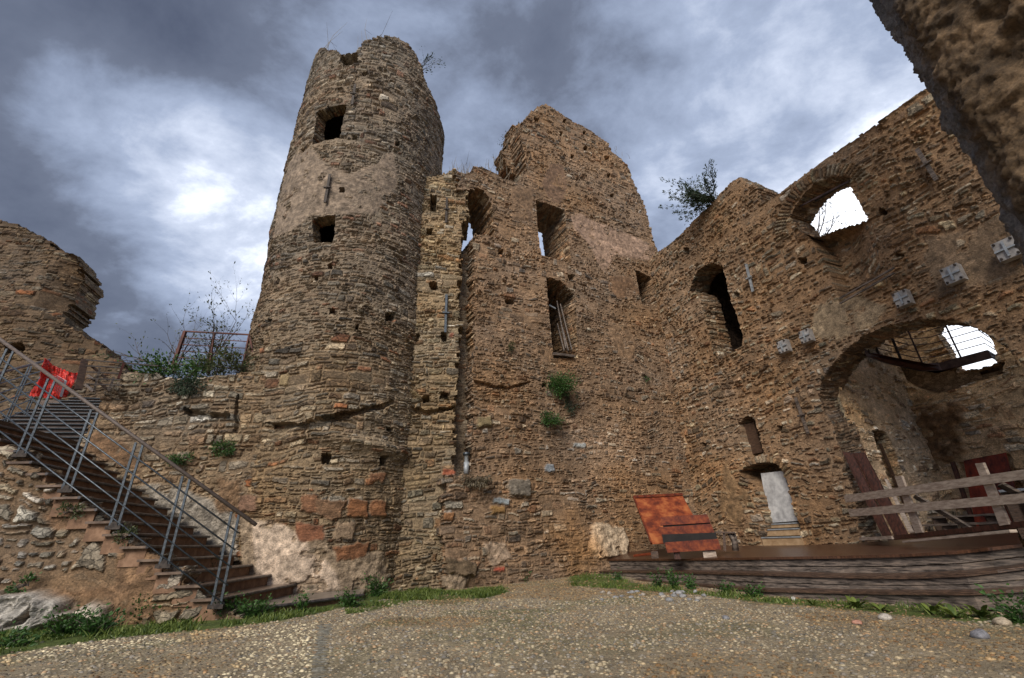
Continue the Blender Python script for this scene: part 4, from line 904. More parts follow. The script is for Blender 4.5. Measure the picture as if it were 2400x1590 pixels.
for i in range(7): a,b,c,d=1+i,1+(i+1)%7,8+(i+1)%7,8+i;tf+=[[a,d,c],[a,c,b]]
tf=np.array(tf)
px=tm[None,:,0]*ra[:,None]*(1+.12*RNG.normal(0,1,(n,15)));py=tm[None,:,1]*rb[:,None]*(1+.12*RNG.normal(0,1,(n,15)));pz=tm[None,:,2]*rc[:,None]
ct,st_=np.cos(th)[:,None],np.sin(th)[:,None]
gzz=gz(gx,gy)[:,None]-.002
vv=np.stack([gx[:,None]+px*ct-py*st_,gy[:,None]+px*st_+py*ct,gzz+pz],-1).reshape(-1,3)
ff=(tf[None]+np.arange(n)[:,None,None]*15).reshape(-1,3)
o=link('cobbles',vv,ff,COBB,None,np.repeat(cc,15,0),True);tag(o,'small rounded river cobbles set in the courtyard floor','cobblestones',kind='stuff')
# loose stones
def rock(p,r,col_,label,seed):
    lat,lon=7,10;V_=[];rg=np.random.default_rng(seed)
    ax=np.array([r,r*(.6+.25*rg.random()),r*(.35+.25*rg.random())])
    V_=[(0,0,1)]+[(math.sin(PI*i/lat)*math.cos(2*PI*j/lon),math.sin(PI*i/lat)*math.sin(2*PI*j/lon),math.cos(PI*i/lat)) for i in range(1,lat) for j in range(lon)]+[(0,0,-1)]
    V_=np.array(V_);d=.8+.45*vn(V_[:,0]*2+seed,V_[:,1]*2+V_[:,2]*1.7,seed);V_=V_*d[:,None]*ax
    a=rg.random()*3;V_=np.stack([V_[:,0]*math.cos(a)-V_[:,1]*math.sin(a),V_[:,0]*math.sin(a)+V_[:,1]*math.cos(a),V_[:,2]],1)+np.array(p)+[0,0,ax[2]*.45]
    t=[[0,1+j,1+(j+1)%lon] for j in range(lon)];e_=len(V_)-1
    for i in range(lat-2):
        for j in range(lon):
            a_=1+i*lon+j;b_=1+i*lon+(j+1)%lon;t+=[[a_,a_+lon,b_+lon],[a_,b_+lon,b_]]
    t+=[[e_,1+(lat-2)*lon+(j+1)%lon,1+(lat-2)*lon+j] for j in range(lon)]
    o=link('loose_stone',V_,np.array(t),COBB,None,np.tile(np.array(col_),(len(V_),1)),True)
    return tag(o,label,'stone',group='loose stones lying on the cobbled courtyard')
RK=[((2300,1498),.085,(.22,.22,.24),'flat dark grey stone lying alone near the right edge of the courtyard'),((2352,1466),.10,(.40,.33,.24),'rounded tan stone lying beside the deck steps at far right'),((2075,1452),.065,(.42,.38,.33),'pale pinkish stone below the second weed clump of the deck'),
((2010,1462),.05,(.33,.17,.12),'small reddish stone in front of the deck'),((1860,1406),.05,(.5,.48,.44),'white stone touching the lowest deck board'),((1702,1450),.045,(.2,.2,.21),'small dark stone out on the cobbles before the deck')]
for k,(p,r,c,l) in enumerate(RK): q=atz(*p,0);rock((q[0],q[1],float(gz(q[0],q[1]))),r,c,l,300+k)
for k in range(26):
    q=atz(1395+random.random()*270,1388+random.random()*24,0);rock((q[0],q[1],float(gz(q[0],q[1]))),.03+.035*random.random(),(.20+.1*random.random(),)*3 if random.random()<.7 else (.34,.3,.25),'grey rubble stone in the loose scatter left of the timber deck',400+k)
# ================================================================= TIMBER DECK
cols=[1372,1480,1600,1700,1800,1900,2000,2080,2150,2230,2300,2380,2470]
T_=lambda ys:[np.interp(c,[1372,1600,1800,2000,2150,2300,2400,2470],ys) for c in cols]
G_=T_([1350,1371,1396,1410,1424,1439,1439,1442]);B3=T_([1350,1368,1382,1386,1388,1388,1382,1378]);R2=T_([1338,1340,1344,1350,1351,1345,1334,1326]);R1=T_([1311,1310,1306,1303,1299,1291,1281,1274])
deck=thing('timber_deck','low stepped dark timber deck in front of the arched wall','deck',(4.5,9,0))
L1=[];L2=[];L3=[]
for c,g_,b3_,r2,r1 in zip(cols,G_,B3,R2,R1):
    r=ray(c,g_);hx=np.array(r[:2])/math.hypot(r[0],r[1]);d1=(H)/-ratio(c,g_);d1=min(d1,12.6)
    z1=H+ratio(c,b3_)*d1+.0;d2=d1+.28;z2=H+ratio(c,r2)*d2;d3=d2+.55;z3=H+ratio(c,r1)*d3
    L1.append((hx*d1,z1));L2.append((hx*d2,z2));L3.append((hx*d3,z3))
def riser(lo,hi_,zlo,lab,grv=True,nm='riser_board'):
    n=len(hi_)
    brk_=[0,3,6,9,12]
    for a,b in zip(brk_[:-1],brk_[1:]):
        Zb=[(zlo if not isinstance(zlo,list) else zlo[i]) for i in range(a,b+1)];pts=[hi_[i][0] for i in range(a,b+1)];Zt=[hi_[i][1]-.035 for i in range(a,b+1)]
        if max(t-q for t,q in zip(Zt,Zb))<.03: continue
        for (f0,f1,o_) in ((0,.44,0),(.50,1,.012)):
            V_=[];
            for p,zb,zt in zip(pts,Zb,Zt):
                hx=p/np.linalg.norm(p);pp=p+hx*o_
                for (q,zz) in ((pp,zb+(zt-zb)*f0),(pp,zb+(zt-zb)*f1),(pp+hx*.05,zb+(zt-zb)*f1),(pp+hx*.05,zb+(zt-zb)*f0)): V_.append((q[0],q[1],zz))
            m=b-a+1;q=[]
            for i in range(m-1):
                for k in range(4): q.append([i*4+k,(i+1)*4+k,(i+1)*4+(k+1)%4,i*4+(k+1)%4])
            q+=[[0,1,2,3],[(m-1)*4+3,(m-1)*4+2,(m-1)*4+1,(m-1)*4]]
            V_=np.array(V_)
            # leave a hair gap between boards
            mb=MB();mb.add(V_,q);mb.link(nm,GWOOD,deck)
def tread(front,zf,depth,nb,ov,mt,nm):
    for k in range(nb):
        f0=depth*k/nb+(-ov if k==0 else .006);f1=depth*(k+1)/nb
        V_=[]
        for i,(p,z) in enumerate(front):
            hx=p/np.linalg.norm(p);zz=zf[i] if zf else z
            for (dd,z_) in ((f0,zz-.03),(f0,zz),(f1,zz),(f1,zz-.03)): q=p+hx*dd;V_.append((q[0],q[1],z_))
        m=len(front);q=[]
        for i in range(m-1):
            for e_ in range(4): q.append([i*4+e_,(i+1)*4+e_,(i+1)*4+(e_+1)%4,i*4+(e_+1)%4])
        q+=[[0,1,2,3],[(m-1)*4+3,(m-1)*4+2,(m-1)*4+1,(m-1)*4]]
        mb=MB();mb.add(V_,q);mb.link(nm,mt,deck)
riser(None,L1,-.1,'');riser(None,L2,[z-.02 for _,z in L1],'');riser(None,L3,[z-.02 for _,z in L2],'')
tread(L1,None,.34,2,.03,DWOOD,'tread_board');tread(L2,None,.60,3,.03,DWOOD,'tread_board')
# deck floor: planks following the front, out to the walls
endp=[]
for i,(p,z) in enumerate(L3):
    hx=p/np.linalg.norm(p)
    # distance to arched wall interior (plane dep 3.4) or keep
    tA=((cxy@nA)+ (.15 if i<4 else 3.3))/(hx@nA) if hx@nA>0 else 99
    kk=np.array([0,11.4]);tK=(kk@nK+.15)/(hx@nK)
    endp.append(min(tA,max(tK,np.linalg.norm(p)+.05)))
NB=16
def deckz(i,f): return L3[i][1]+(np.interp(i,[0,4,8,12],[.16,.13,.16,.12]))*f
for k in range(NB):
    V_=[]
    for i,(p,z) in enumerate(L3):
        hx=p/np.linalg.norm(p);d0=np.linalg.norm(p);f0=k/NB;f1=(k+1)/NB
        a=d0+(endp[i]-d0)*f0+(.008 if k else -.04);b=d0+(endp[i]-d0)*f1
        for (dd,zz) in ((a,deckz(i,f0)-.035),(a,deckz(i,f0)),(b,deckz(i,f1)),(b,deckz(i,f1)-.035)): q=hx*dd;V_.append((q[0],q[1],zz))
    m=len(L3);q=[]
    for i in range(m-1):
        for e_ in range(4): q.append([i*4+e_,(i+1)*4+e_,(i+1)*4+(e_+1)%4,i*4+(e_+1)%4])
    q+=[[0,1,2,3],[(m-1)*4+3,(m-1)*4+2,(m-1)*4+1,(m-1)*4]]
    mb=MB();mb.add(V_,q);mb.link('floor_board',DECKT,deck)
# ================================================================= BARRIER OF PALE PLANKS
bA=atz(2166,1249,.77);bd=np.array([math.sin(R(192)),math.cos(R(192)),0]);bn=np.array([-bd[1],bd[0],0])
if bn@bA>0: bn=-bn
hdB=12
Pb,uvB,polyB,atB,dB,nB=plane_fn((bA[0],bA[1]),192)
fence=thing('plank_barrier','temporary barrier of pale weathered planks on the right end of the deck','barrier',bA)
nBc=np.array([-nB[0],-nB[1],0])
def plk(name,quad,m_,off,th=.03,par=fence):
    Q=[atB(x,y)+nBc*off for x,y in quad];mb=MB();mb.hexa(Q,[q+nBc*th for q in Q]);return mb.link(name,m_,par)
plk('rail_plank',[(1992,1166),(1996,1176),(2402,1125),(2470,1112),(2470,1090),(2402,1106)],PWOOD,.07) if 0 else None
plk('rail_plank',[(1990,1161),(1995,1178),(2470,1117),(2470,1093)],PWOOD,.07)
plk('rail_plank',[(2000,1194),(2006,1211),(2470,1175),(2470,1151)],PWOOD,.07)
plk('post',[(2107,1116),(2123,1115),(2173,1248),(2156,1250)],PWOOD,.035)
plk('post',[(2299,1086),(2317,1084),(2380,1229),(2357,1232)],PWOOD,.035)
for a,b,w_ in [((2140,1162),(2196,1246),.09),((2340,1136),(2394,1224),.10)]:
    mb=MB();mb.bar(atB(*a)-nBc*.02,atB(*b)-nBc*.45,w_,.035,nBc);mb.link('brace',GWOOD,fence)
def deck_bar(name,a,b,w_,t,m_,dep0,dep1,lab,cat,gr=None,par=None,at=None):
    mb=MB();mb.bar((at or atA)(*a,dep0),(at or atA)(*b,dep1),w_,t);o=mb.link(name,m_,par);
    if par is None: tag(o,lab,cat,gr)
    return o
o=deck_bar('loose_plank',(2024,1263),(2102,1260),.16,.05,PWOOD,0,0,'short pale plank lying at the left foot of the barrier','plank','planks lying along the foot of the barrier',at=atB)
o=deck_bar('loose_plank',(2088,1262),(2470,1222),.10,.06,RWOOD,-.0,-.0,'long reddish plank lying under the barrier posts','plank','planks lying along the foot of the barrier',at=atB)
o=deck_bar('loose_plank',(2120,1270),(2375,1245),.07,.03,PWOOD,-.35,-.35,'thin pale lath lying in front of the long reddish plank','plank','planks lying along the foot of the barrier',at=atB)
# leaning planks by the arch jamb
LP=[([(1974,1059),(1997,1062),(2088,1256),(2068,1257)],'narrow reddish plank leaning against the left side of the big arch'),
    ([(1999,1062),(2024,1061),(2126,1252),(2096,1256)],'wide reddish board leaning beside the big arch, its lower part split'),
    ([(2072,1122),(2078,1124),(2140,1248),(2130,1250)],'thin pale batten leaning right of the wide reddish board')]
for k,(q,l) in enumerate(LP):
    dp=[-.15,-.15,-.75,-.75];q3=[atA(x,y,d_+.10*k-.05) for (x,y),d_ in zip(q,dp)]
    mb=MB();mb.hexa(q3,[p+n3*.04 for p in q3]);tag(mb.link('leaning_plank',RWOOD if k<2 else PWOOD,None),l,'plank','planks leaning in the big arch')
# rusty panel inside the arch
q=[(2258,1080),(2357,1061),(2400,1222),(2288,1243)];q3=[atA(x,y,d_) for (x,y),d_ in zip(q,(3.25,3.25,2.9,2.9))]
mb=MB();mb.hexa(q3,[p+n3*.03 for p in q3]);tag(mb.link('rusty_steel_plate',REDP,None),'dark red rusty sheet leaning on the inner wall behind the barrier','sheet')
q=[(2226,1084),(2236,1082),(2290,1240),(2280,1242)];q3=[atA(x,y,d_) for (x,y),d_ in zip(q,(3.2,3.2,2.9,2.9))]
mb=MB();mb.hexa(q3,[p+n3*.05 for p in q3]);tag(mb.link('timber_stud',RWOOD,None),'thin dark timber upright left of the dark red rusty sheet','timber')
# low grey benches inside the arch
for k,(a,b,dp,l) in enumerate([((2182,1216),(2346,1203),2.0,'rear grey plank bench inside the big arch'),((2121,1238),(2341,1220),1.6,'front grey plank bench inside the big arch'),((2350,1152),(2460,1136),1.2,'short raised pale grey bench behind the right post of the barrier')]):
    A=atA(*a,dp);B=atA(*b,dp);B[2]=A[2]=(A[2]+B[2])/2 if k<2 else A[2]
    t=thing('plank_bench',l,'bench',(A+B)/2-[0,0,.3],'grey benches behind the barrier')
    mb=MB();mb.bar(A,B,.28,.04);mb.link('bench_top',ZINC if k==2 else GWOOD,t)
    for f in (.12,.5,.88):
        p=A*(1-f)+B*f;mb=MB();mb.box((p[0],p[1],(p[2]+.6)/2-.01),(.06,.24,max(.06,p[2]-.62)),R(66));mb.link('leg',DWOOD,t)
# ================================================================= RUSTY SHEET AND BEAMS
TL=atd(1485,1167,12.5);TRr=atd(1599,1161,12.9);BL=atd(1527,1276,11.4);BR=BL+(TRr-TL)
mb=MB();nn=np.cross(TRr-TL,BL-TL);nn/=np.linalg.norm(nn)
mb.hexa([TL,TRr,BR,BL],[p+nn*.012 for p in (TL,TRr,BR,BL)]);sh=tag(mb.link('rusty_sheet',RUSTO,None),'large bright rusty steel sheet leaning back behind the rusty beams','sheet')
e1=(TRr-TL);mb=MB();mb.bar(TL-nn*.03,TRr-nn*.03,.05,.06);mb.link('top_flange',RUST,sh);mb=MB();mb.bar(TL-nn*.02,BL-nn*.02,.03,.05);mb.link('side_flange',RUST,sh)
def chan(q,d,l):
    P4=[atd(x,y,d) for x,y in q]  # TL,TR,BR,BL of web
    TLc,TRc,BRc,BLc=P4;ax=TRc-TLc;bk=np.array([math.sin(R(18)),math.cos(R(18)),0])*.30
    mb=MB();th=.014
    def plate(a,b,c,d_):
        n_=np.cross(b-a,c-b);n_/=np.linalg.norm(n_);mb.hexa([a,b,c,d_],[p+n_*th for p in (a,b,c,d_)])
    mb2=MB();n_=bk/np.linalg.norm(bk);mb2.hexa([TLc,TRc,BRc,BLc],[p+n_*th for p in (TLc,TRc,BRc,BLc)])
    t=thing('rusty_beam',l,'beam',(BLc+BRc)/2,'stack of rusty channel beams on the deck')
    mb2.link('web',RUST,t)
    for nm,a,b in (('top_flange',TLc,TRc),('bottom_flange',BLc,BRc)):
        m3=MB();s=-1 if nm[0]=='t' else 1;a1=a+n_*.016;b1=b+n_*.016;m3.hexa([a1,b1,b1+bk,a1+bk],[p+np.array([0,0,s*th]) for p in (a1,b1,b1+bk,a1+bk)]);m3.link(nm,RUST,t)
    return t
zz=lambda x,y:(1480+x*.12756,1130+y*.12756)
chan([zz(540,640),zz(1390,595),zz(1455,745),zz(530,800)],10.95,'topmost rusty channel beam of the stack, lying against the leaning sheet')
chan([zz(490,838),zz(1462,768),zz(1525,925),zz(565,998)],10.7,'middle rusty channel beam of the stack on the deck')
chan([zz(610,1112),zz(1590,1047),zz(1645,1240),zz(658,1300)],10.45,'lowest rusty channel beam of the stack, its face nearest the courtyard')
p=atd(*zz(1010,812),11.05);mb=MB();mb.box(p,(.95,.16,.10),-.32);mb.box(p+[0,0,.055],(.8,.12,.015),-.32);tag(mb.link('gap_shade_block',GAPSH,None),'black filler standing for the shade between the topmost and middle rusty beams','block','blocks under the rusty beams')  # filler boxes between the beams, gap shade put into their colour
p=atd(*zz(1060,1030),10.80);mb=MB();mb.box(p,(1.05,.24,.17),-.32);mb.box(p+[0,0,.09],(.9,.2,.02),-.32);tag(mb.link('gap_shade_block',GAPSH,None),'black filler standing for the shade between the middle and lowest rusty beams','block','blocks under the rusty beams')
for k,(x,y,w_,l) in enumerate([(430,1330,.14,'dark wooden block under the left end of the lowest rusty beam'),(840,1345,.12,'reddish wooden block under the middle of the lowest rusty beam'),(1430,1320,.24,'pale wooden block under the right end of the lowest rusty beam')]):
    p=atd(*zz(x,y),10.6);mb=MB();mb.box(p+[0,0,-.01],(w_,.2,.12),-.3);mb.box(p+[0,0,.055],(w_*.8,.16,.02),-.25);tag(mb.link('wood_block',[DWOOD,RWOOD,PWOOD][k],None),l,'block','blocks under the rusty beams')
for k in range(3):
    mb=MB();mb.tube([atd(*zz(45,1345+12*k),11.6-.1*k),atd(*zz(380,1305+14*k),11.2-.1*k)],.014,6);tag(mb.link('steel_rod',RUST,None),'thin rusty rod in the small bundle left of the beams','rod','bundle of rods left of the beams')
t=thing('low_trestle','small dark trestle with grey curved leg beside the rusty beams','trestle',atd(*zz(1800,1270),10.9))
mb=MB();mb.bar(atd(*zz(1520,925),10.95),atd(*zz(1900,930),10.95),.3,.03);mb.link('trestle_top',DWOOD,t)
mb=MB();mb.tube([atd(*zz(1800,945),10.9),atd(*zz(1850,1010),10.9),atd(*zz(1890,1100),10.9),atd(*zz(1910,1265),10.9)],[.05,.045,.05,.055],8);mb.tube([atd(*zz(1880,945),10.98),atd(*zz(1910,1050),10.98),atd(*zz(1930,1150),10.98),atd(*zz(1940,1262),10.98)],[.04,.035,.035,.04],8);mb.link('leg',GWOOD,t,True)
mb=MB();mb.bar(atd(*zz(1700,945),10.9),atd(*zz(1715,1270),10.9),.13,.05);mb.link('leg',DWOOD,t)
# ================================================================= WINDOW PLANKS, DRAIN PIPE
wt=thing('window_planks','broken grey planks hanging in the lower dark window of the ruined hall wall','planks',atK(1320,830))
for a,b,w_,d0,d1 in [((1305,708),(1326,818),.12,.5,.1),((1313,715),(1340,822),.12,.45,.05),((1306,760),(1322,824),.10,.55,.2),((1318,770),(1332,824),.10,.3,.0)]:
    mb=MB();mb.bar(atK(*a,d0),atK(*b,d1),w_,.03,(1,0,0));mb.link('plank',GWOOD,wt)
mb=MB();mb.bar(atK(1287,716,.3),atK(1302,724,.3),.04,.04);mb.link('metal_bar',ZINC,wt)
a,b=atK(1298,826,-.05),atK(1347,832,-.05);mb=MB();mb.hexa([a+[0,0,-.07],b+[0,0,-.07],b,a],[p+np.array([nK[0],nK[1],0])*.55 for p in (a+[0,0,-.07],b+[0,0,-.07],b,a)]);mb.link('sill_board',GWOOD,wt)
pipe=thing('drain_pipe','short grey drain pipe end standing at the foot of the dark wall recess','pipe',atK(1092,1112,.2))
a=atK(1093,1112,.15);b=atK(1094,1066,.15);b[:2]=a[:2]
mb=MB();mb.tube([a,a+(b-a)*.62],.065,14);mb.link('pipe_body',ZINC,pipe,True)
mb=MB();mb.tube([a+(b-a)*.60,a+(b-a)*.64,a+(b-a)*.95,b],[.04,.05,.05,.085],14);mb.link('pipe_neck',ZINC,pipe,True)
mb=MB();mb.tube([b-[0,0,.02],b+[0,0,.05]],.085,14);mb.link('pipe_collar',STEEL,pipe,True)
# ================================================================= BIRDS
def bird(p,lab,ax=0):
    mb=MB();p=np.array(p,float);d=np.array([math.cos(ax),math.sin(ax),0])
    o=thing('pigeon',lab,'bird',p,'pigeons on the round tower')
    mb.tube([p+d*-.16+[0,0,.10],p+d*-.08+[0,0,.13],p+[0,0,.15],p+d*.07+[0,0,.20],p+d*.09+[0,0,.27],p+d*.11+[0,0,.31],p+d*.15+[0,0,.315],p+d*.19+[0,0,.305]],[.015,.05,.075,.065,.035,.035,.022,.004],10)
    b=mb.link('body',BIRDM,o,True);m2=MB()
    for s in (-1,1): m2.tube([p+np.array([-d[1],d[0],0])*.025*s+[0,0,.1],p+np.array([-d[1],d[0],0])*.03*s],.008,5)
    m2.link('legs',BIRDM,o)
for (px_,py_),l,a in [((768,119),'dark pigeon perched on the lower left rim of the round tower',.4),((900,83),'dark pigeon perched on the highest point of the round tower',2.6)]:
    u,v=uvT(px_,py_);bird(PT(np.array(u),np.array(v-.06),.25),l,a)
# ================================================================= VEGETATION
def leafmesh(P,size,seed=0,up_=.3,asp=.45,dirs=None):
    rg=np.random.default_rng(seed);n=len(P);P=np.asarray(P,float)
    d=rg.normal(0,1,(n,3)) if dirs is None else dirs+rg.normal(0,.45,(n,3))
    d[:,2]+=up_;d/=np.linalg.norm(d,axis=1)[:,None]
    s=np.cross(d,rg.normal(0,1,(n,3)));s/=np.linalg.norm(s,axis=1)[:,None]+1e-9
    nn=np.cross(d,s);L_=size*(.6+.8*rg.random(n))[:,None]
    V=np.stack([P,P+d*L_*.5+s*L_*asp*.5,P+d*L_+nn*L_*.12,P+d*L_*.5-s*L_*asp*.5],1).reshape(-1,3)
    q=np.arange(n*4).reshape(n,4);return V,q
def branch(mb,pts_out,p,d,L_,r,depth,rg,spread=.6,grav=0.,nseg=4,split=3):
    p=np.array(p,float);d=np.array(d,float);pts=[p];rad=[r]
    for i in range(nseg):
        d=d+rg.normal(0,.13,3);d[2]+=grav;d/=np.linalg.norm(d);p=p+d*L_/nseg;pts.append(p);rad.append(r*(1-.65*(i+1)/nseg))
        if depth<=1: pts_out.append((p.copy(),d.copy()))
    mb.tube(pts,rad,4 if r<.012 else 6)
    if depth>0:
        for k in range(split):
            i=rg.integers(1,nseg+1);dd=d+rg.normal(0,spread,3);dd/=np.linalg.norm(dd)
            branch(mb,pts_out,pts[i],dd,L_*(.5+.25*rg.random()),rad[i]*.75,depth-1,rg,spread,grav,nseg,split)
def shrub(name,label,cat,base,n_main,L_,r,depth,leaves,lsize,leafm,seed,lean=(0,0,1),spread=.6,group=None,split=3,asp=.45,clump=.06,grav=0.,fan=.45):
    rg=np.random.default_rng(seed);base=np.array(base,float)
    t=thing(name,label,cat,base,group);mb=MB();out=[]
    for k in range(n_main):
        d=np.array(lean,float)+rg.normal(0,fan,3);d/=np.linalg.norm(d)
        branch(mb,out,base+rg.normal(0,.05,3)*[1,1,.2],d,L_*(.6+.5*rg.random()),r,depth,rg,spread,grav,split=split)
    mb.link('branches',BARK,t)
    if leaves:
        P=[];D=[]
        for k in range(leaves):
            q,dd=out[rg.integers(len(out))];P.append(q+rg.normal(0,clump,3));D.append(dd)
        V,q=leafmesh(np.array(P),lsize,seed,.1,asp,np.array(D));link('leaves',V,q,leafm,t)
    return t
# bare-twigged shrub and dense green at the terrace railing
shrub('bare_shrub','tall bare twiggy shrub rising left of the terrace railing','shrub',atR(405,872,.6),6,1.25,.019,2,420,.06,LEAFB,1,(-.35,0,1.),.42,split=4,clump=.03)
shrub('bare_shrub','tall bare twiggy shrub rising behind the terrace railing, touching the sky','shrub',atR(480,872,.9),5,1.35,.018,2,520,.06,LEAFB,2,(.12,.1,1.2),.40,split=4,clump=.03,fan=.3)
for k,(px_,py_,l,sc,n) in enumerate([(385,880,'dark green bush at the left foot of the terrace railing',.42,700),(440,886,'dark green bush in the middle of the retaining wall top',.40,800),(505,884,'green bush behind the middle post of the terrace railing',.55,650),(560,876,'yellowish green bush between terrace railing and round tower',.5,600)]):
    shrub('green_bush',l,'bush',atR(px_,py_,.25 if k!=3 else .3),9,sc,.008,1,n,.075,LEAF if k in(0,1) else LEAFB,10+k,(0,-.2,.7),.7,'bushes on the retaining wall top',clump=.09,fan=.6)
# hanging ivy on retaining wall
def bushclump(name,label,cat,base,rad,n,size,m_,seed,group=None,nrm=(0,-1,0),down=0.):
    rg=np.random.default_rng(seed);base=np.array(base,float);t=thing(name,label,cat,base,group)
    c=rg.normal(0,1,(max(4,n//60),3));c/=np.linalg.norm(c,axis=1)[:,None];c*=rg.random((len(c),1))**.4*np.array(rad)
    c+=np.abs((c@np.array(nrm))[:,None])*np.array(nrm)*.6
    P=base+c[rg.integers(len(c),size=n)]+rg.normal(0,1,(n,3))*np.array(rad)*.28
    D=(P-base)/np.array(rad);D/=np.linalg.norm(D,axis=1)[:,None]+1e-9;D[:,2]-=down
    V,q=leafmesh(P,size,seed,.1,.45,D);link('leaves',V,q,m_,t)
    mb=MB()
    for k in range(8):
        e=base+c[k%len(c)];mb.tube([base-np.array(nrm)*.05,(base+e)/2+rg.normal(0,.03,3),e],[.01,.007,.003],4)
    mb.link('stems',BARK,t);return t
W3=lambda n_:np.array([n_[0],n_[1],0])
bushclump('wall_bush','bright green bush growing out of the hall wall under the broken window planks','bush',atK(1312,902,-.12),(.38,.25,.30),2600,.05,LEAF,21,nrm=-W3(nK))
bushclump('wall_plant','small dark green plant on the hall wall just below the bright bush','plant',atK(1340,945,-.08),(.18,.1,.28),500,.045,LEAFD,22,nrm=-W3(nK))
bushclump('wall_plant','round green tuft on the hall wall, lower left of the bright bush','plant',atK(1289,984,-.10),(.24,.15,.17),1000,.045,LEAF,23,nrm=-W3(nK))
bushclump('wall_plant','tiny green tuft beside the hall wall middle, left of the window planks','plant',atK(1198,815,-.05),(.12,.08,.14),220,.04,LEAFB,24,nrm=-W3(nK))
bushclump('wall_plant','tiny green tuft right on the hall wall near the corner','plant',atK(1512,889,-.05),(.1,.07,.08),160,.035,LEAF,25,nrm=-W3(nK))
bushclump('wall_plant','fern tuft on the retaining wall close to the round tower','plant',atR(524,1050,-.1),(.20,.12,.12),600,.045,LEAF,26,nrm=-W3(nR))
bushclump('wall_plant','fern tuft low on the retaining wall above the stairs','plant',atR(424,1076,-.1),(.20,.1,.11),500,.045,LEAF,27,nrm=-W3(nR))
bushclump('wall_plant','dark ivy hanging from the middle of the retaining wall top','plant',atR(445,905,-.08),(.30,.14,.16),1100,.05,LEAFD,28,nrm=-W3(nR),down=.6)
bushclump('wall_plant','small weed on the stair side wall among white stones','plant',atW(55,1372,-.1),(.14,.1,.10),260,.04,LEAF,29,nrm=-W3(nW))
bushclump('wall_plant','weeds under the second railing post of the stairs','plant',atW(155,1200,-.08),(.16,.1,.10),260,.04,LEAFB,30,nrm=-W3(nW))
bushclump('wall_plant','weeds beside the third railing post of the stairs','plant',atW(290,1262,-.08),(.14,.1,.12),260,.04,LEAFB,31,nrm=-W3(nW))
bushclump('wall_plant','drooping dry grass under the grey drain pipe','plant',atK(1110,1125,-.1),(.34,.12,.12),500,.07,DRYG,32,nrm=-W3(nK),down=1.2)
# dark shrub leaning out from the arched wall top
shrub('wall_top_shrub','dark leafy shrub leaning left from the arched wall top against the sky','shrub',atA(1684,478,.2),16,1.10,.012,1,4600,.085,LEAFD,41,(-.85,.15,.45),.30,clump=.035,asp=.30,fan=.42,split=4)
# bare tree in the arched opening
shrub('bare_tree','bare dark-twigged tree seen through the arched sky opening','tree',atA(1900,600,3.2),11,1.35,.030,2,500,.06,LEAFD,44,(.45,.1,1.),.5,split=4,clump=.03,fan=.35)
shrub('wall_top_plant','small drooping plant on the upper right shoulder of the round tower','plant',PT(np.array(uvT(988,157)[0]),np.array(uvT(988,157)[1]-.1),.1),6,.55,.008,1,160,.07,LEAFD,45,(.8,-.1,.4),.5,clump=.05)
shrub('wall_top_plant','small twiggy plant on the jagged left edge of the hall wall','plant',atK(1205,335,1.0),8,.5,.007,1,260,.05,LEAFD,46,(-.8,0,.3),.5,clump=.03)
def tuft(label,base,n,hh,spread,seed,m_=DRYG):
    rg=np.random.default_rng(seed);base=np.array(base,float);mb=MB()
    for k in range(n):
        p=base+rg.normal(0,1,3)*np.array(spread);d=rg.normal(0,.25,3);d[2]=1;h_=hh*(.5+.7*rg.random())
        mb.tube([p-[0,0,.05],p+d*h_*.5,p+d*h_+rg.normal(0,.05,3)*h_*2],[.008,.006,.002],3,cap=False)
        if rg.random()<.5: mb.tube([p+d*h_*.5,p+d*h_*.5+rg.normal(0,.3,3)*h_],[.005,.002],3,cap=False)
    return tag(mb.link('dry_grass_tuft',m_,None),label,'grass',group='dry grass tufts on the wall tops')
tuft('two long dry stalks on the left rim tip of the round tower',PT(np.array(uvT(755,113)[0]),np.array(uvT(755,113)[1]),.2),4,1.3,(.12,.12,0),51)
tuft('sparse dry stalks in the notch of the round tower rim',PT(np.array(uvT(800,135)[0]),np.array(uvT(800,135)[1]+.2),.4),6,.7,(.3,.2,0),52)
tuft('dry stalks left of the highest block of the round tower',PT(np.array(uvT(862,95)[0]),np.array(uvT(862,95)[1]),.3),6,1.0,(.2,.2,0),53)
tuft('dense dry grass between the buttress and the hall wall top',atP(1084,420,.5),40,.62,(.28,.15,.05),54)
tuft('dry grass along the low middle crest of the hall wall',atK(1160,405,.4),34,.45,(.45,.3,.02),55)
tuft('a few dry stalks on the sloping right crest of the hall wall',atK(1440,362,.4),8,.4,(.3,.2,.1),56)
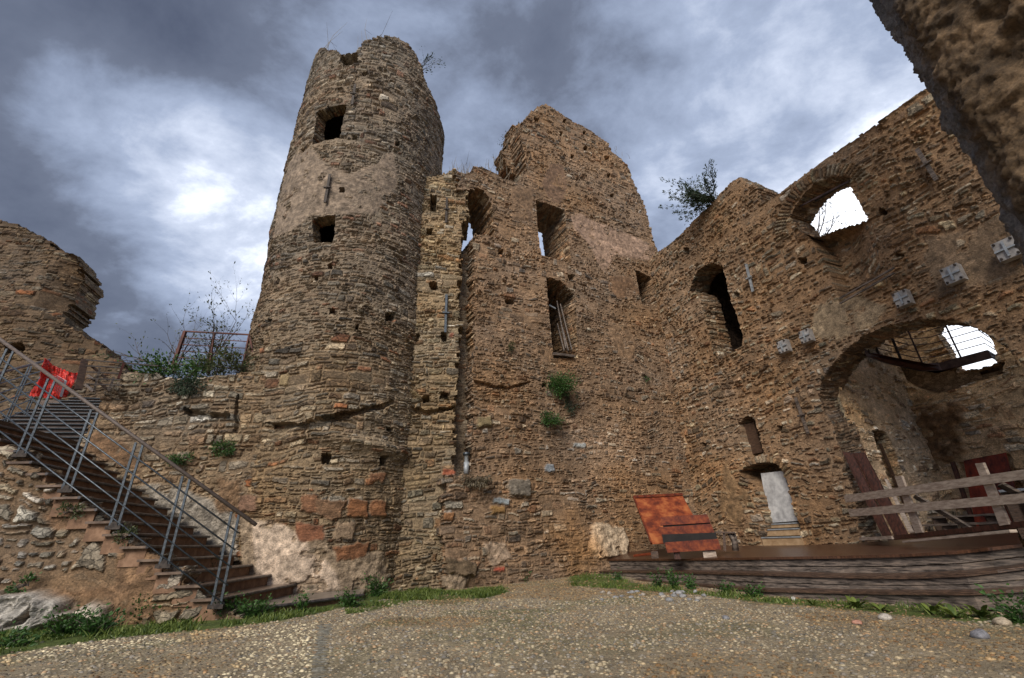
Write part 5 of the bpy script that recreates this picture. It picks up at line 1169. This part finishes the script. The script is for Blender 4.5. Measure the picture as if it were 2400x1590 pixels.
# grass sheets (blades)
def blades(name,label,polys,n,hh,seed,m_,dens=None,extra=None):
    rg=np.random.default_rng(seed);P=[]
    for pl,w_ in polys:
        xs=[p[0] for p in pl];ys=[p[1] for p in pl];k=int(n*w_*3);x=rg.uniform(min(xs),max(xs),k);y=rg.uniform(min(ys),max(ys),k)
        m=pip(pl,x+.15*(vn(x*4,y*4,seed)-.5),y+.15*(vn(x*4,y*4,seed+1)-.5));m&=rg.random(k)<sst(.36,.62,fbm(x*2.2,y*2.2,seed+2,3));x,y=x[m],y[m]
        ok=~((x>-4.1)&(x<-2.4)&(y>7.0+(x+3.9)*.85+.0)&(y<9.3)&(x<-2.5));ok&=~((x<-3.9)&(y>6.82+(x+3.9)*.1));x,y=x[ok],y[ok]
        P.append(np.stack([x,y,gz(x,y)],1))
    P=np.concatenate(P);n=len(P);d=rg.normal(0,.45,(n,3));d[:,2]=1;h_=(hh*(.4+.9*rg.random(n)**1.5)*(.4+1.3*sst(.35,.7,fbm(P[:,0]*3,P[:,1]*3,seed+5,3))))[:,None];s=rg.normal(0,1,(n,3));s[:,2]=0;s/=np.linalg.norm(s,axis=1)[:,None]
    w_=.005+.004*rg.random((n,1));bend=rg.normal(0,.4,(n,3))*[1,1,0]
    V=np.stack([P-s*w_,P+s*w_,P+d*h_*.55+s*w_*.8,P+d*h_*.55-s*w_*.8,P+d*h_+bend*h_*.6-[0,0,1]*h_*.12],1).reshape(-1,3)
    b=np.arange(n)[:,None]*5;link_=link(name,V,[b+np.array([[0,1,2,3]]),b+np.array([[3,2,4]])],m_)
    return tag(link_,label,'grass',kind='stuff')
blades('grass','bright green grass along the foot of the walls and the deck',[(grassP,12000),(grass2,5000),(grass3,9000)] if 0 else [(grassP,1.),(grass2,.5),(grass3,.28)],26000,.062,61,GRASSM)
# individual weeds
def weed(px_,py_,label,hh,sp__,n,seed,m_=LEAF,size=.045,z=None,p=None):
    rg=np.random.default_rng(seed)
    if p is None: p=atz(px_,py_,0);p[2]=float(gz(p[0],p[1]))
    t=thing('weed',label,'weed',p,'weeds along the wall and deck foot');mb=MB();P=[];D=[]
    for k in range(max(5,n//45)):
        a=rg.random()*2*PI;e=p+np.array([math.cos(a)*sp__*rg.random(),math.sin(a)*sp__*rg.random()*.7,hh*(.4+.7*rg.random())]);m=(p+e)/2+rg.normal(0,.02,3)
        mb.tube([p,m,e],[.006,.005,.002],4)
        for j in range(max(3,45)):
            f=rg.random();q=p*(1-f)+e*f+rg.normal(0,.03+.02*f,3);P.append(q);D.append([math.cos(a),math.sin(a),.3])
    mb.link('stems',BARK,t);P=np.array(P);P[:,2]=np.maximum(P[:,2],p[2]+.005);V,q=leafmesh(P,size,seed,.25,.5,np.array(D));link('leaves',V,q,m_,t)
def rosette(px_,py_,label,n,L_,seed):
    rg=np.random.default_rng(seed);p=atz(px_,py_,0);p[2]=float(gz(p[0],p[1]));mb=MB()
    for k in range(n):
        a=rg.random()*2*PI;up_=.5+.9*rg.random();l=L_*(.6+.6*rg.random());d=np.array([math.cos(a),math.sin(a),up_]);d/=np.linalg.norm(d);s=np.array([-d[1],d[0],0])/np.hypot(d[0],d[1]);w_=l*.11
        pts=[];
        for i,(f,ww) in enumerate([(0,.25),(.3,.8),(.6,1.),(.85,.7),(1,.05)]):
            c=p+d*l*f-np.array([0,0,1])*l*.35*f*f*(1.4-up_*.5);pts+=[c-s*w_*ww+[0,0,.006*ww],c+s*w_*ww+[0,0,.006*ww]]
        mb.add(pts,[[2*i,2*i+1,2*i+3,2*i+2] for i in range(4)])
    tag(mb.link('broadleaf_weed',GRASSM,None),label,'weed','weeds along the wall and deck foot')
wl=[(20,1520,'leafy weed patch before the pale bedrock at the left edge',.12,.3,400),(150,1492,'leafy weed patch before the middle of the pale bedrock',.22,.36,900),(215,1492,'low nettle patch between the two pale rocks',.22,.35,800),
(330,1462,'nettle patch under the brown render of the stair wall',.34,.40,1100),(420,1455,'nettle patch left of the lowest railing post',.30,.40,1100),(475,1430,'tall thin weed just left of the lowest railing post',.62,.20,600),(440,1420,'thin weed against the side wall near the stairs foot',.42,.18,350),
(530,1452,'nettle patch in front of the lowest railing post',.22,.40,1000),(600,1448,'nettle patch in front of the left part of the bottom slab',.18,.38,800),(705,1436,'green weed in front of the middle of the bottom slab',.20,.16,350),(820,1422,'weed patch under the right corner of the bottom slab',.20,.28,600),
(890,1372,'dark climbing weed against the tower foot beside the slab',.62,.26,1500),(880,1400,'grassy weed right of the bottom slab corner',.30,.28,900),(905,1335,'small dark fern higher up at the tower foot',.35,.14,400),
(1232,1366,'round green weed at the foot of the hall wall',.17,.20,500),(1365,1350,'small green weed at the left tip of the deck',.22,.10,260),(1372,1336,'green sprig beside the pale boulder',.2,.08,140),
(1541,1376,'leafy weed at the deck foot, left of the pair below the rusty beams',.24,.10,260),(1580,1380,'tallest leafy weed at the deck foot below the rusty beams',.30,.14,420),(1625,1382,'leafy weed at the deck foot, right of the tallest one',.24,.12,260),(1450,1362,'small grassy weed at the left part of the deck foot',.13,.12,160),(1700,1392,'low weed at the deck foot under the door',.12,.18,300),(1760,1398,'low spreading weed at the deck foot right of the door',.12,.2,300),(2395,1462,'leafy weed cut by the right edge of the picture',.24,.2,400)]
for k,(x,y,l,h_,s_,n) in enumerate(wl): weed(x,y,l,h_,s_,n,500+k,LEAF if k not in (5,6,13) else LEAFB)
for k,(x,y,l,n,L_) in enumerate([(565,1420,'broad leaf dock plant growing beside the lowest railing post on the slab',14,.26),(1905,1420,'low dandelion like rosette at the deck foot',16,.22),(2010,1425,'tall leafed rosette at the deck foot in the middle right',26,.30),(2065,1432,'wide leafed rosette at the deck foot, right of the tall one',22,.26),(2185,1440,'upright broad leafed rosette before the stepped deck corner',22,.32),(2240,1450,'thin leafed rosette before the stepped deck corner',20,.26),(2305,1450,'large bright rosette near the end of the deck foot',26,.30)]):
    rosette(x,y,l,n,L_*.68,600+k)
